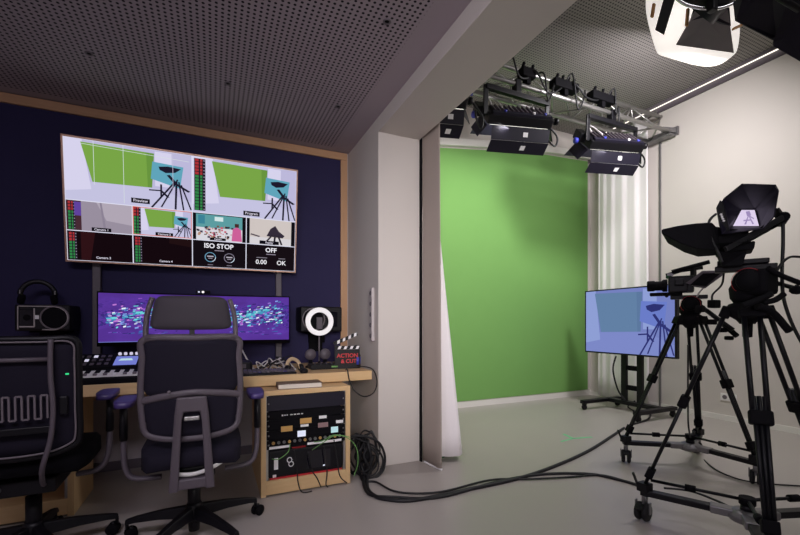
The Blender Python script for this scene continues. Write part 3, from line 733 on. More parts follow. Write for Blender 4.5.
# ring light
c = at_y(319.5, 321.5, 3.40); b = at_y(320, 369, 3.40)
t = thing('ring_light', 'glowing white ring light on a thin stand on the desk', 'ring light', (c.x, 3.40, DT))
hz = c.z - DT; R = .098
mb('white').lathe([(R - .021, .012), (R - .021, -.010), (R + .021, -.010), (R + .021, .012)], (0, .004, hz), (0, -1, 0), 36, True).build('housing', t)
mb('ringled').lathe([(R - .019, .0), (R - .010, .008), (R + .010, .008), (R + .019, .0)], (0, -.008, hz), (0, -1, 0), 36, True).build('light_tube', t)
mb('greyl').tube([(0, .012, .01), (0, .012, hz - R - .01)], .006, 8).build('pole', t)
mb('black').lathe([(.085, 0), (.085, .010), (.02, .02), (.008, .04)], n=24).build('base', t)
mb('grey').box((0, -.0, hz - .015), (.05, .012, .10)).build('phone_clip', t, bevel=.004)
for k, (x, lb) in enumerate(((310.5, 'small round grey desk speaker left of the ring light pole'), (325, 'small round grey desk speaker right of the ring light pole'))):
    p = at_y(x, 356, 3.30)
    t = thing('desk_speaker', lb, 'desk speaker', (p.x, 3.30, DT), 0, 'little round desk speakers')
    mb('grey').lathe([(0, -.02), (.040, -.016), (.046, 0), (.040, .018), (0, .022)], (0, 0, .105), (0, -1, 0), 20).build('head', t)
    mb('black').lathe([(.045, 0), (.042, .012), (.018, .022), (.016, .062)], n=18).build('base', t)
t = thing('small_mixer', 'flat black box on the desk in front of the ring light', 'box', (.83, 3.18, DT))
mb('black').box((0, 0, .02), (.30, .13, .04)).build('housing', t, bevel=.006)
for i in range(6): mb('grey').lathe([(.009, 0), (.007, .012), (0, .013)], (-.11 + i * .045, -.02, .04), n=10).build('knob', t)
mb('cablegreen').box((.04, -.066, .02), (.06, .002, .012)).build('green_label', t)
# clapperboard
p = at_y(347.5, 368, 3.10)
t = thing('clapperboard', 'small black clapperboard with red lettering at the right desk end', 'clapperboard', (p.x, 3.10, DT), -.12)
w, h = .20, .125
mb('black').box((0, .006, .025 + h / 2), (w, .010, h)).build('slate', t)
o = mb('red'); o.text('ACTION', .044, (0, -.0005, .102), bold=.001, align='CENTER'); o.text('& CUT', .042, (.01, -.0005, .058), bold=.001, align='CENTER'); o.build('lettering', t)
def clap(X, name):
    o = mb('black', X); o.box((w / 2, .006, .014), (w, .012, .028))
    o.use('label')
    for i in range(4):
        x = .02 + i * .048; o.prism([(x, -.0008, .002), (x + .022, -.0008, .002), (x + .034, -.0008, .026), (x + .012, -.0008, .026)], (0, .001, 0))
    o.build(name, t)
clap(Matrix.Translation((-w / 2, 0, .152)), 'fixed_stick')
clap(Matrix.Translation((-w / 2, 0, .184)) @ Matrix.Rotation(-.40, 4, 'Y'), 'clap_stick')
o = mb('black'); o.bar((-.06, .02, 0), (-.06, .008, .04), .02, .008); o.bar((.06, .02, 0), (.06, .008, .04), .02, .008); o.box((0, .006, .013), (.15, .012, .026)); o.build('foot', t)
p = at_y(360, 368, 3.06)
t = thing('bottle', 'small dark bottle with blue label beside the clapperboard', 'bottle', (p.x - .005, 3.12, DT))
mb('glass').lathe([(.0, 0), (.028, 0), (.030, .01), (.030, .10), (.014, .135), (.012, .165)], n=20).build('body', t)
mb('lcdcyan' if False else 'blue').lathe([(.0306, .03), (.0306, .09)], n=20).build('label_band', t); mb('black').lathe([(.014, .160), (.014, .182), (0, .184)], n=16).build('cap', t)
t = thing('desk_cable', 'thin dark cable looping over the right desk end', 'cable', (1.08, 3.0, DT))
pts = [(.98, 3.08, DT + .006), (1.06, 3.02, DT + .02), (1.125, 2.96, DT + .0), (1.135, 2.90, .68), (1.10, 2.87, .60), (1.02, 2.86, .575), (.95, 2.875, .62), (.915, 2.892, .70), (.90, 2.895, .775), (.905, 2.95, .768)]
mb('cable').tube(smooth(pts, 8), .0045, 6).build('lead', t, (1.08, 3.0, DT))

# ================================================================== OFFICE CHAIRS
def star_base(t, rot, r=.335, zcol=.40):
    mb('black').lathe([(.040, .09), (.046, .11), (.040, .165), (.034, .18)], n=18).build('base_hub', t)
    q = mb('black').cyl((0, 0, .12), (0, 0, zcol - .10), .031, None, 18).cyl((0, 0, .035), (0, 0, .12), .026, .031, 18); q.use('chrome').cyl((0, 0, zcol - .10), (0, 0, zcol), .016, None, 14); q.build('gas_column', t)
    for k in range(5):
        a = rot + 2 * PI * k / 5; d = V((math.cos(a), math.sin(a), 0)); n = V((-d.y, d.x, 0))
        o = mb('black')
        pr = [(.03, .105, .165, .030), (r * .5, .104, .146, .024), (r * .85, .092, .121, .020), (r, .082, .106, .017)]
        vs = []
        for (x, zb, zt, w) in pr: vs += [d * x + n * w + V((0, 0, zb)), d * x - n * w + V((0, 0, zb)), d * x - n * w * .6 + V((0, 0, zt)), d * x + n * w * .6 + V((0, 0, zt))]
        fs = [(3, 2, 1, 0), (12, 13, 14, 15)]
        for i in range(3):
            for j in range(4): fs.append((4 * i + j, 4 * i + (j + 1) % 4, 4 * i + 4 + (j + 1) % 4, 4 * i + 4 + j))
        leg = o.add(vs, fs).build('base_leg', t, bevel=.004)
        ca = a + 1.1 + k; w = V((math.cos(ca), math.sin(ca), 0)); c = d * (r - .005) + V((-w.y, w.x, 0)) * .018
        o = mb('blackm')
        for s in (-1, 1): o.lathe([(.0, -.010), (.024, -.010), (.030, -.006), (.030, .006), (.024, .010), (0, .010)], c + w * .017 * s + V((0, 0, .031)), w, 16)
        o.use('black').tube([c + w * .006 + V((0, 0, .031)) + V((0, 0, .034)) - w * .004, c + V((0, 0, .031))], .009, 8); o.cyl(d * (r - .005) + V((0, 0, .055)), d * (r - .005) + V((0, 0, .09)), .008)
        o.build('caster', leg)
def arm(t, s, x, zp, yp, zs, xs=.15, pad=(.085, .25, .028), fwd=0.):
    mb('grey').tube(smooth([(s * x, yp, zp - .015), (s * x, yp, zp - .20), (s * (x - .01), yp - .01, zs + .06), (s * (x - .05), yp - .02, zs + .005), (s * xs, yp - .02, zs - .005)], 6), .026, 8, ry=.014).build('armrest_post', t)
    o = mb('black').tube([(s * x, yp, zp - .015), (s * x, yp, zp - .19)], .032, 8, ry=.018); o.build('armrest_sleeve', t)
    q = mb('violetlit').slab(lambda u, v: (s * x - s * .01 + squircle(u, v, 4)[0] * pad[0] / 2, yp + .02 + squircle(u, v, 4)[1] * pad[1] / 2, zp + .004 * (1 - v * v)), 8, 10, pad[2], (0, 0, 1)).build('armrest_pad', t)
# --- chair with headrest
t = thing('office_chair', 'black mesh office chair with headrest, back to the camera, in front of the ultrawide monitor', 'office chair', (-.09, 2.40, 0))
star_base(t, PI / 2)
yb = lambda z: -.195 - .05 * (z - .55) / .5      # reclined back plane
mb('mesh').slab(lambda u, v: (lambda q: (q[0] * .226, .03 + q[1] * .235, .475 - .02 * (v < -.6) + .01 * math.cos(u * 1.5)))(squircle(u, v, 5)), 14, 14, lambda u, v: .105 - .04 * max(abs(u), abs(v)) ** 6, (0, 0, 1)).build('seat', t)
mb('white').tube(smooth([(-.075, -.205, .405), (0, -.222, .400), (.07, -.215, .412), (.13, -.19, .432)], 6), .010, 8, ry=.006).build('seat_edge_strip', t)
mb('black').box((0, 0, .375), (.20, .26, .06)).build('seat_mechanism', t, bevel=.01)
outl = [(-.195, 1.045), (0, 1.05), (.195, 1.045), (.207, .95), (.216, .80), (.212, .68), (.195, .60), (.12, .572), (0, .565), (-.12, .572), (-.195, .60), (-.212, .68), (-.216, .80), (-.207, .95)]
cx = lambda x, z: V((x, yb(z) + .05 * (x / .22) ** 2, z))
mb('grey').tube(smooth([cx(x, z) for x, z in outl], 6, True), .016, 8, True, ry=.013).build('back_frame', t)
mb('grey').tube(smooth([cx(x, z) for x, z in ((-.212, .755), (-.12, .775), (0, .79), (.12, .778), (.212, .76))], 6), .018, 8, ry=.012).build('back_crossbar', t)
mb('mesh').slab(lambda u, v: (lambda q: tuple(cx(q[0] * .205, .91 + q[1] * .135)))(squircle(u, v, 9)), 14, 8, .006, (0, 1, 0)).build('upper_back_mesh', t)
mb('mesh').slab(lambda u, v: (lambda q: tuple(cx(q[0] * (.206 - .012 * (v < 0)), .675 + q[1] * .098)))(squircle(u, v, 5)), 14, 8, .006, (0, 1, 0)).build('lumbar_mesh', t)
mb('grey').tube([cx(-.195, 1.053), cx(.195, 1.053)], .016, 8, ry=.02).build('top_bar', t)
for s in (-1, 1):
    mb('grey').tube(smooth([cx(s * .19, 1.04), cx(s * .192, 1.09) + V((0, .01, 0)), cx(s * .184, 1.17) + V((0, .02, 0)), cx(s * .164, 1.238) + V((0, .03, 0))], 6), .016, 8, ry=.012).build('headrest_arm', t)
mb('headpad').slab(lambda u, v: (lambda q: (q[0] * (.166 - .014 * q[1]), -.235 + .03 * (q[0] ** 2), 1.168 + q[1] * .080))(squircle(u, v, 7)), 14, 8, lambda u, v: .05 - .03 * max(abs(u), abs(v)) ** 4, (0, 1, 0)).build('headrest', t)
mb('black').box((.0, -.235, 1.08), (.022, .02, .06)).build('headrest_bracket', t)
o = mb('grey')
yo = -.03
def bk(x, z, d=yo): return V((x, yb(max(z, .5)) + d, z))
o.prism([bk(-.062, .775), bk(.062, .775), bk(.072, .69), bk(.098, .33), bk(.058, .33), bk(.042, .66), bk(.034, .705), bk(-.034, .705), bk(-.042, .66), bk(-.058, .33), bk(-.098, .33), bk(-.072, .69)], (0, -.026, 0))
o.build('back_spine', t, bevel=.006)
mb('alu').box(bk(0, .672, -.04), (.066, .016, .020)).build('tilt_lever', t, bevel=.004)
mb('grey').box((0, -.16, .36), (.19, .16, .05)).build('spine_mount', t, bevel=.008)
mb('greyl').ball(bk(-.095, .80, -.02), (.008, .006, .008), 8).build('height_button', t)
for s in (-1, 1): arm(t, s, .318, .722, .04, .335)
# --- second chair without headrest, nearest left
t = thing('office_chair', 'black office chair without headrest at the far left, lumbar springs on its back', 'office chair', (-.775, 2.49, 0), .03)
star_base(t, math.radians(18))
mb('blacksoft').slab(lambda u, v: (lambda q: (q[0] * .235, .04 + q[1] * .24, .475 + .01 * math.cos(u * 1.5)))(squircle(u, v, 5)), 14, 14, lambda u, v: .10 - .04 * max(abs(u), abs(v)) ** 6, (0, 0, 1)).build('seat', t)
mb('black').box((0, 0, .385), (.24, .30, .07)).build('seat_mechanism', t, bevel=.01)
yb2 = lambda z: -.235 - .03 * (z - .55) / .5
cx2 = lambda x, z, d=0: V((x, yb2(z) + .03 * (x / .24) ** 2 + d, z))
out2 = [(-.208, 1.045), (-.1, 1.05), (.1, 1.05), (.208, 1.045), (.219, .95), (.219, .75), (.219, .62), (.198, .575), (.1, .545), (-.1, .545), (-.198, .575), (-.219, .62), (-.219, .75), (-.219, .95)]
mb('black').tube(smooth([cx2(x, z) for x, z in out2], 6, True), .016, 8, True, ry=.014).build('back_frame', t)
mb('greyl').tube(smooth([cx2(x * .955, .80 + (z - .80) * .955, -.018) for x, z in out2], 6, True), .0042, 6, True).build('frame_piping', t)
mb('mesh').slab(lambda u, v: (lambda q: tuple(cx2(q[0] * .215, .798 + q[1] * .245)))(squircle(u, v, 9)), 14, 10, .008, (0, 1, 0)).build('back_mesh', t)
for s in (-1, 1):
    mb('grey').tube(smooth([cx2(s * .135, 1.05, -.03), cx2(s * .135, .90, -.04), cx2(s * .145, .75, -.055), cx2(s * .135, .62, -.06), cx2(s * .105, .50, -.05), V((s * .08, -.17, .40)), V((s * .07, -.08, .38))], 6), .010, 8, ry=.010).build('back_spine', t)
mb('grey').tube([cx2(-.135, .965, -.03), cx2(.135, .965, -.03)], .010, 8).build('back_crossbar', t)
pts = []
for i in range(13):
    x = -.125 + i * .0205; zz = (.80, .70) if i % 2 == 0 else (.70, .80)
    pts += [cx2(x, zz[0] + .012, -.03), cx2(x, zz[1] + .012, -.03)]
o = mb('greyl')
for i in range(len(pts) - 1): o.bar(pts[i], pts[i + 1], .007, .008, (0, 1, 0))
o.build('lumbar_spring', t)
mb('black').box(cx2(0, .665, -.03), (.29, .016, .03)).build('lumbar_holder', t, bevel=.004)
mb('black').box(cx2(.172, .76, -.02), (.03, .02, .08)).build('lumbar_slider', t, bevel=.005)
mb('greenled').box(cx2(.182, .895, -.006), (.012, .003, .007)).build('green_tag', t)
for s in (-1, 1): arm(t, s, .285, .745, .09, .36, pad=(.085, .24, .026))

# ================================================================== CABLES ON THE FLOOR
def cable(label, pts, r=.009, m='cable', name='floor_cable', cat='cable', group='cables on the floor'):
    P = [V(p) for p in pts]; l = (P[0].x, P[0].y, 0)
    t = mb(m).tube(smooth(P, 8), r, 8).build(name, None, l)
    return tag(t, label, cat, group)
def fl(*pp, z=.010): return [at_z(x, y, z) for x, y in pp]
cable('thick black cable on the floor curving up to the rear camera dolly', [at_y(374, 455, 2.85), at_y(368, 472, 2.80)] + fl((367, 486), (372, 494), (385, 499), (415, 500), (470, 489), (520, 478), (560, 464), (590, 450), (612, 436), (624, 428)), .013)
cable('black cable on the floor running to the front camera dolly wheel', [at_y(368, 455, 2.85), at_y(364, 472, 2.80)] + fl((364, 486), (371, 495), (392, 497), (440, 497), (500, 481), (545, 474), (590, 474), (620, 480), (641, 486)), .010)
cable('thinner black floor cable looping between the two thick ones', [at_y(360, 452, 2.85), at_y(360, 470, 2.82)] + fl((363, 481), (376, 482), (398, 492), (440, 492), (490, 480), (530, 479), (570, 477), (600, 475), (625, 481), (644, 488)), .007)
cable('thin black cable drooping along the floor under the rear tripod', [at_d(688, 345, 3.0), at_d(688, 400, 3.1), at_d(689, 430, 3.0)] + fl((695, 449), (712, 467), (735, 478), (760, 483), (800, 486)), .006)
cable('thin black cable lying along the front dolly arm', [at_z(x, y, .16) for x, y in ((664, 488), (690, 491), (715, 500), (732, 508))], .006, group=None, name='dolly_cable')
# bundle hanging beside the rack
b = V((1.0, 2.86, 0))
t = thing('cable_bundle', 'tangled black cable bundle hanging beside the rack cabinet', 'cables', tuple(b))
random.seed(11)
for k in range(16):
    c = V((random.uniform(-.06, .05), random.uniform(-.10, .06), random.uniform(.10, .20))); w = random.uniform(.05, .10); h = random.uniform(.07, .16); a = random.uniform(0, PI)
    pts = []
    for i in range(9):
        f = 2 * PI * i / 9; q = V((w * math.cos(f) * math.cos(a), w * math.cos(f) * math.sin(a) * .7, h * math.sin(f) * random.uniform(.8, 1.1))) + c + V((random.uniform(-.015, .015), random.uniform(-.015, .015), 0))
        q.z = max(q.z, .012); q.x = min(q.x, .15); pts.append(q)
    mb('cable').tube(smooth(pts, 5, True), random.choice((.006, .008, .009)), 6, True).build('cable_loop', t)
bl = [at_y(x, y, 2.76) - b for x, y in ((352, 436), (368, 437), (380, 444), (385, 458), (382, 472), (372, 478), (362, 472))]
mb('cable').tube(smooth(bl, 8), .009, 8).build('cable_loop', t)
bl = [at_y(x, y, 2.76) - b for x, y in ((346, 434), (360, 440), (375, 447), (383, 460), (378, 474), (366, 480))]
mb('cable').tube(smooth(bl, 8), .007, 8).build('cable_loop', t)
for k, pp in enumerate((((272, 459), (279, 459), (288, 452), (290, 444)), ((312, 450), (324, 442), (334, 436), (346, 437), (356, 447), (358, 462), (354, 476)), ((314, 442), (322, 441), (334, 435), (350, 437)))):
    cable(['green cable looping at the left of the patch panel', 'green cable arching over the patch panel and down beside the rack', 'short green cable on the patch panel right half'][k],
          [at_y(x, y, RY - (-.003 if i in (0,) else .03)) for i, (x, y) in enumerate(pp)], .0028, 'cablegreen', 'patch_cable', group='green patch cables')
for k, pp in enumerate((((294, 450), (297, 470), (298, 482), (302, 492), (312, 496)), ((308, 452), (312, 470), (317, 478), (321, 487)), ((324, 446), (327, 470), (326, 484), (328, 487)), ((334, 440), (337, 460), (340, 476), (347, 483)))):
    pts = [at_y(x, y, RY - .02 - .005 * i) for i, (x, y) in enumerate(pp)]
    pts = [V((p.x, p.y, max(p.z, .008))) for p in pts]
    cable(['leftmost black cable hanging in front of the computer to the floor', 'black cable crossing the power light of the computer', 'black cable hanging right of the computer flap', 'rightmost black cable hanging in front of the rack'][k], pts, .004, 'cable', 'hanging_cable', group='black cables in front of the computer')

# ================================================================== TRUSS
TX0, TX1 = 1.56, 5.32
Ta, Tb, Tc = (3.28, 3.55), (3.575, 3.55), (3.4275, 3.81)
t = thing('lighting_truss', 'silver triangular lighting truss under the studio ceiling', 'truss', (3.4, 3.43, 3.55))
o3 = (3.4, 3.43, 3.55)
for (y, z) in (Ta, Tb, Tc): mb('alu').tube([(TX0, y, z), (TX1, y, z)], .025, 12).build('main_tube', t, o3)
nseg = 13
for (A, B) in ((Ta, Tc), (Tb, Tc), (Ta, Tb)):
    o = mb('alu')
    for i in range(nseg):
        x0 = TX0 + (TX1 - TX0) * i / nseg; x1 = TX0 + (TX1 - TX0) * (i + 1) / nseg
        p, q = (A, B) if i % 2 == 0 else (B, A)
        o.tube([(x0, p[0], p[1]), (x1, q[0], q[1])], .010, 8)
    o.build('lacing', t, o3)
o = mb('silver'); o.box((XR - .025, 3.43, 3.56), (.03, .42, .10)); o.bar((XR - .04, 3.25, 3.56), (XR - .22, 3.30, 3.56), .03, .06); o.box((XR - .09, 3.43, 3.505), (.12, .36, .02))
o.build('wall_bracket', t, o3)
def on_truss(name, label, cat, X, w, kind):
    t = thing(name, label, cat, (X, 3.27, 3.60), .0, 'power boxes on the truss')
    mb('blackm').box((0, 0, .075), (w, .10, .09)).build('housing', t, bevel=.008)
    mb('blackm').box((0, .0, .0), (.05, .07, .07)).build('clamp', t)
    for i in range(kind): mb('blackm').cyl((-w * .35 + i * w * .7 / max(kind - 1, 1), -.01, .115), (-w * .35 + i * w * .7 / max(kind - 1, 1), -.03, .17), .018, .014, 10).build('plug', t)
    return t
on_truss('power_box', 'small tall black power box on the truss nearest the beam', 'power box', 2.93, .17, 2)
on_truss('power_box', 'black box with plugs in the middle of the truss', 'power box', 3.45, .34, 4)
on_truss('power_box', 'long black power box on the truss above the right panel light', 'power box', 4.02, .36, 3)
random.seed(5)
for k, (xa, xb) in enumerate(((2.62, 2.95), (2.95, 3.4), (3.45, 3.75), (3.5, 3.95), (4.1, 4.3), (3.05, 3.3))):
    pts = [(xa, 3.26, 3.70), (xa + .05, 3.20, 3.78 - .1 * (k % 2)), ((xa + xb) / 2, 3.22, 3.60 - .08 * (k % 3)), (xb - .03, 3.24, 3.62), (xb, 3.26, 3.70 if k != 4 else 3.45)]
    cable(['black cable at the beam end of the truss', 'black cable between first and second truss power boxes', 'black cable arching over the middle truss power box', 'black cable between second and third truss power boxes', 'black cable dropping from the truss to the right panel light', 'black cable hanging low below the first power box'][k], pts, .009, 'cable', 'truss_cable', group='cables on the truss')
# ------------------------------------------------------------------ led panel lights
def panel_light(X, label, tilt=30, k=1.0):
    t = thing('panel_light', label, 'studio light', (X, 3.28, 3.50), 0, 'panel lights on the truss')
    mb('black').box((0, 0, .02), (.07, .075, .13)).build('clamp', t, bevel=.006)
    o = mb('black'); o.box((0, -.02, -.075), (.80 * k, .05, .05))
    for s in (-1, 1): o.bar((s * .395 * k, -.02, -.06), (s * .39 * k, 0, -.34), .05, .022, (0, 1, 0))
    o.build('yoke', t, bevel=.004)
    X4 = Matrix.Translation((0, .0, -.29)) @ Matrix.Rotation(math.radians(-15), 4, 'Z') @ Matrix.Rotation(math.radians(-tilt), 4, 'X')
    mb('black', X4).box((0, -.005, 0), (.68 * k, .10, .28)).build('body', t, bevel=.012)
    o = mb('grey', X4)
    for i in range(12): o.box(((-.27 + i * .049) * k, -.065, .02), (.012, .03, .2))
    o.build('heat_sink', t)
    mb('door', X4).box((0, -.062, -.110), (.62 * k, .03, .06)).build('control_panel', t, bevel=.004)
    mb('led', X4).box((0, .047, 0), (.62 * k, .004, .24)).build('light_face', t)
    for s in (-1, 1):
        if s < 0: mb('black', X4).box((s * .40 * k, -.04, .03), (.09, .10, .15)).build('side_box', t, bevel=.008)
        mb('blue' if s < 0 else 'black', X4).lathe([(.0, 0), (.034, .0), (.034, .03), (.02, .04), (0, .04)], (s * (.41 if s > 0 else .445) * k, -.0, -.02), (s, 0, 0), 12).build('tilt_knob', t)
    for x, m in ((-.18, 'blue'), (.12, 'label'), (.24, 'blue')): mb(m, X4).cyl((x, -.07, -.110), (x, -.092, -.110), .014, None, 10).build('control_knob', t)
    dn = [('barn_door', [(-.29, .05, -.14), (.33, .05, -.14), (.33, .16, -.20), (-.29, .16, -.20)]),
          ('barn_door', [(-.29, .162, -.205), (.33, .162, -.205), (.31, .28, -.215), (-.31, .28, -.215)]),
          ('barn_door', [(-.33, .05, .15), (.33, .05, .15), (.36, .28, .27), (-.36, .28, .27)]),
          ('barn_door', [(.34, .05, -.14), (.34, .05, .14), (.41, .17, .13), (.41, .17, -.13)]),
          ('barn_door', [(-.34, .05, -.14), (-.34, .05, .14), (-.41, .17, .13), (-.41, .17, -.13)])]
    for i, (n, q) in enumerate(dn):
        q = [V((p[0] + (.34 * k - .34) * (1 if p[0] > 0 else -1), p[1], p[2])) for p in q]
        if k < 1 and i == 4: q = [V((max(p.x, -.34 * k + .02), p.y, p.z)) for p in q]
        nn = (q[1] - q[0]).cross(q[3] - q[0]).normalized() * .004
        d = mb('door', X4).prism(q, nn).build(n, t)
        if i < 2:
            c = (q[0] + q[1] + q[2] + q[3]) / 4 + V((.05, 0, 0)); f = (q[3] - q[0]).normalized() * .022; dz = V((0, 0, -.003)) if i else V((0, -.0015, -.0026))
            mb('label', X4).prism([c - f - V((.025, 0, 0)) + dz, c - f + V((.025, 0, 0)) + dz, c + f + V((.025, 0, 0)) + dz, c + f - V((.025, 0, 0)) + dz], dz * .4).build('white_sticker', d)
    mb('cablewhite', X4).tube(smooth([(-.30, -.1, .0), (-.32, -.14, .08), (-.24, -.12, .10), (-.22, -.11, -.1)], 6), .008, 6).build('safety_wire', t)
    mb('cable').tube(smooth([(.30, -.06, -.30), (.30 + .16 * k, -.08, -.42), (.30 + .16 * k, -.06, -.52), (.36, -.05, -.46), (.33, -.06, -.36)], 6), .010, 6).build('power_lead', t)
    return t, X4
PL = [(1.93, 'black panel light half hidden behind the beam, leftmost on the truss'), (2.81, 'black panel light with barn doors in the middle above the green backdrop'), (4.20, 'black panel light with barn doors nearest the right wall curtain')]
for X, lb in PL: panel_light(X, lb, 46, .62 if X < 2 else 1.0)

# ================================================================== NEAR OVERHEAD LIGHTS
p0 = V(at_d(700, -40, 3.0))
t = thing('fresnel_light', 'large studio lamp wrapped in glowing white diffusion sheet overhead right', 'studio light', tuple(p0))
def near(name, m, pts, d, th=.006):
    P = [at_d(x, y, dd) - p0 for (x, y), dd in zip(pts, d if isinstance(d, (list, tuple)) else [d] * len(pts))]
    n = (P[1] - P[0]).cross(P[2] - P[0]).normalized() * th
    return mb(m).prism(P, n).build(name, t)
fm = bpy.data.materials.new('diffusion sheet'); fm.use_nodes = True; fn_ = fm.node_tree; fn_.nodes.clear(); M['frost'] = fm
fo = fn_.nodes.new('ShaderNodeOutputMaterial'); fa = fn_.nodes.new('ShaderNodeAddShader'); fx = fn_.nodes.new('ShaderNodeMixShader'); fx.inputs[0].default_value = .5
fd, ft, fe = fn_.nodes.new('ShaderNodeBsdfDiffuse'), fn_.nodes.new('ShaderNodeBsdfTranslucent'), fn_.nodes.new('ShaderNodeEmission')
for q_ in (fd, ft): q_.inputs[0].default_value = rgb(250, 247, 244)
fe.inputs[0].default_value = rgb(255, 250, 246); fe.inputs[1].default_value = .34
fn_.links.new(fd.outputs[0], fx.inputs[1]); fn_.links.new(ft.outputs[0], fx.inputs[2]); fn_.links.new(fx.outputs[0], fa.inputs[0]); fn_.links.new(fe.outputs[0], fa.inputs[1]); fn_.links.new(fa.outputs[0], fo.inputs[0])
rows = [[(646, -14), (660, -22), (690, -24), (720, -22), (738, -12)], [(644, 8), (662, 4), (690, 2), (722, 4), (741, 14)], [(648, 27), (664, 28), (692, 30), (722, 32), (741, 36)], [(656, 53), (672, 58), (692, 62), (716, 62), (738, 51)], [(658, 55), (676, 60), (697, 66.5), (719, 68), (736, 53)]]
deps = [3.02, 3.2, 3.34, 3.42, 3.43]
o = mb('frost'); vs = []; k = len(rows[0])
for r, d in zip(rows, deps):
    for j, (x, y) in enumerate(r): vs.append(at_d(x, y, d - .06 * abs(j - 2) / 2) - p0)
o.add(vs, [(i * k + j, i * k + j + 1, (i + 1) * k + j + 1, (i + 1) * k + j) for i in range(len(rows) - 1) for j in range(k - 1)], True)
q = o.build('diffusion_sheet', t, solid=.003)
s_ = q.modifiers.new('Subdivision', 'SUBSURF'); s_.levels = s_.render_levels = 2
near('barn_door', 'door', [(666, -10), (676, -4), (664, 35), (655, 30)], [2.95, 2.95, 3.2, 3.2])
near('barn_door', 'greyl', [(697, 8), (728, 10), (734, 53), (676, 45)], [2.95, 2.95, 3.25, 3.25])
near('barn_door', 'door', [(697, -2), (729, 0), (731, 26), (720, 24), (706, 17), (690, 21)], [2.92, 2.92, 3.05, 3.05, 3.0, 3.05])
for (x, y, x1, y1) in ((688, 9, 686.5, 26), (733, 29, 742, 25), (654, 4, 652, 17)):
    mb('peg').bar(at_d(x, y, 3.03) - p0, at_d(x1, y1, 3.03) - p0, .022, .014).build('wooden_peg', t)
o = mb('black'); c0 = at_d(705, -4, 2.95) - p0
o.cyl(c0 + V((.0, .08, -.02)), c0 + V((.03, -.35, .22)), .20, .17, 24); o.build('housing', t)
o = mb('chrome').tube(smooth([at_d(x, y, 2.86) - p0 for x, y in ((674, -4), (685, 4), (702, 8), (720, 8), (736, 2))], 6), .012, 8); o.build('front_ring', t)
mb('black').box(at_d(712, 5, 2.83) - p0, (.05, .05, .09)).build('door_latch', t, bevel=.006)
mb('black').tube([c0 + V((.02, -.15, .2)), V((c0.x + .02, c0.y - .15, ZS - p0.z))], .025, 10).build('hanger', t)
p0 = V(at_d(800, -60, 2.6))
t = thing('studio_lamp', 'dark lamp with blue black barn doors at the top right corner of the studio', 'studio light', tuple(p0))
near('barn_door', 'door', [(733, 3), (735, 21), (774, 41), (775, 37), (787, 8), (770, -14), (745, -12)], [2.62, 2.62, 2.66, 2.66, 2.5, 2.45, 2.5])
near('barn_door', 'door', [(786.5, 9), (774, 42), (774.5, 46), (806, 64), (826, 10), (800, -20)], [2.5, 2.64, 2.64, 2.64, 2.5, 2.45])
c0 = at_d(800, -35, 2.45) - p0
mb('black').cyl(c0, c0 + V((.05, -.35, .18)), .20, .17, 24).build('housing', t)
mb('black').tube([c0 + V((.03, -.15, .1)), V((c0.x + .03, c0.y - .15, ZS - p0.z))], .025, 10).build('hanger', t)
mb('black').tube([at_d(770, -8, 2.4) - p0, at_d(800, 10, 2.4) - p0], .018, 8).build('door_frame', t)

# ================================================================== DISPLAY ON ROLLING STAND
TXf = 4.66; y0, y1, z0, z1 = 2.824, 4.05, .72, 1.56
t = thing('rolling_display', 'flat display on a black rolling stand showing the studio view in blue', 'display', (4.75, 3.43, 0))
o3 = (4.75, 3.43, 0)
ym = (y0 + y1) / 2
mb('black').box((TXf + .025, ym, (z0 + z1) / 2), (.05, y1 - y0, z1 - z0)).build('housing', t, o3, bevel=.005)
S = Scr((TXf - .002, y1 - .022, z1 - .016), (0, -(y1 - y0 - .044), 0), (0, 0, -(z1 - z0 - .036)), (-1, 0, 0))
studio_view(S, 1); S.b.build('screen', t, o3)
for y in (3.56, 3.345): mb('black').box((4.80, y, .70), (.045, .07, 1.24)).build('upright', t, o3, bevel=.004)
for z in (.30, .55, 1.1): mb('blackm').box((4.80, 3.4525, z), (.03, .145, .06)).build('cross_plate', t, o3)
mb('blackm').box((4.745, 3.4525, 1.15), (.065, .5, .35)).build('mount_plate', t, o3)
for y in (3.79, 3.06):
    leg = mb('black').box((4.66, y, .105), (.70, .075, .045)).build('base_leg', t, o3, bevel=.008)
    for x in (4.35, 4.97):
        o = mb('rubber'); o.lathe([(0, -.014), (.032, -.014), (.036, 0), (.032, .014), (0, .014)], (x, y, .037), (.3, 1, 0), 16); o.use('black').box((x, y, .075), (.035, .045, .03)); o.build('caster', leg, o3)
mb('black').box((4.80, 3.43, .105), (.09, .74, .05)).build('base_crossbar', t, o3, bevel=.006)
mb('cable').tube(smooth([at_d(616, 356, 5.0) - V(o3), at_d(613, 370, 5.0) - V(o3), at_d(618, 390, 5.05) - V(o3), at_d(626, 401, 5.0) - V(o3)], 6), .010, 8).build('lead', t)
cable('black cable trailing on the floor below the rolling display', [V((4.80, 3.42, .14))] + fl((628, 407), (640, 413), (650, 411), (648, 419), (634, 424)), .010, group=None)

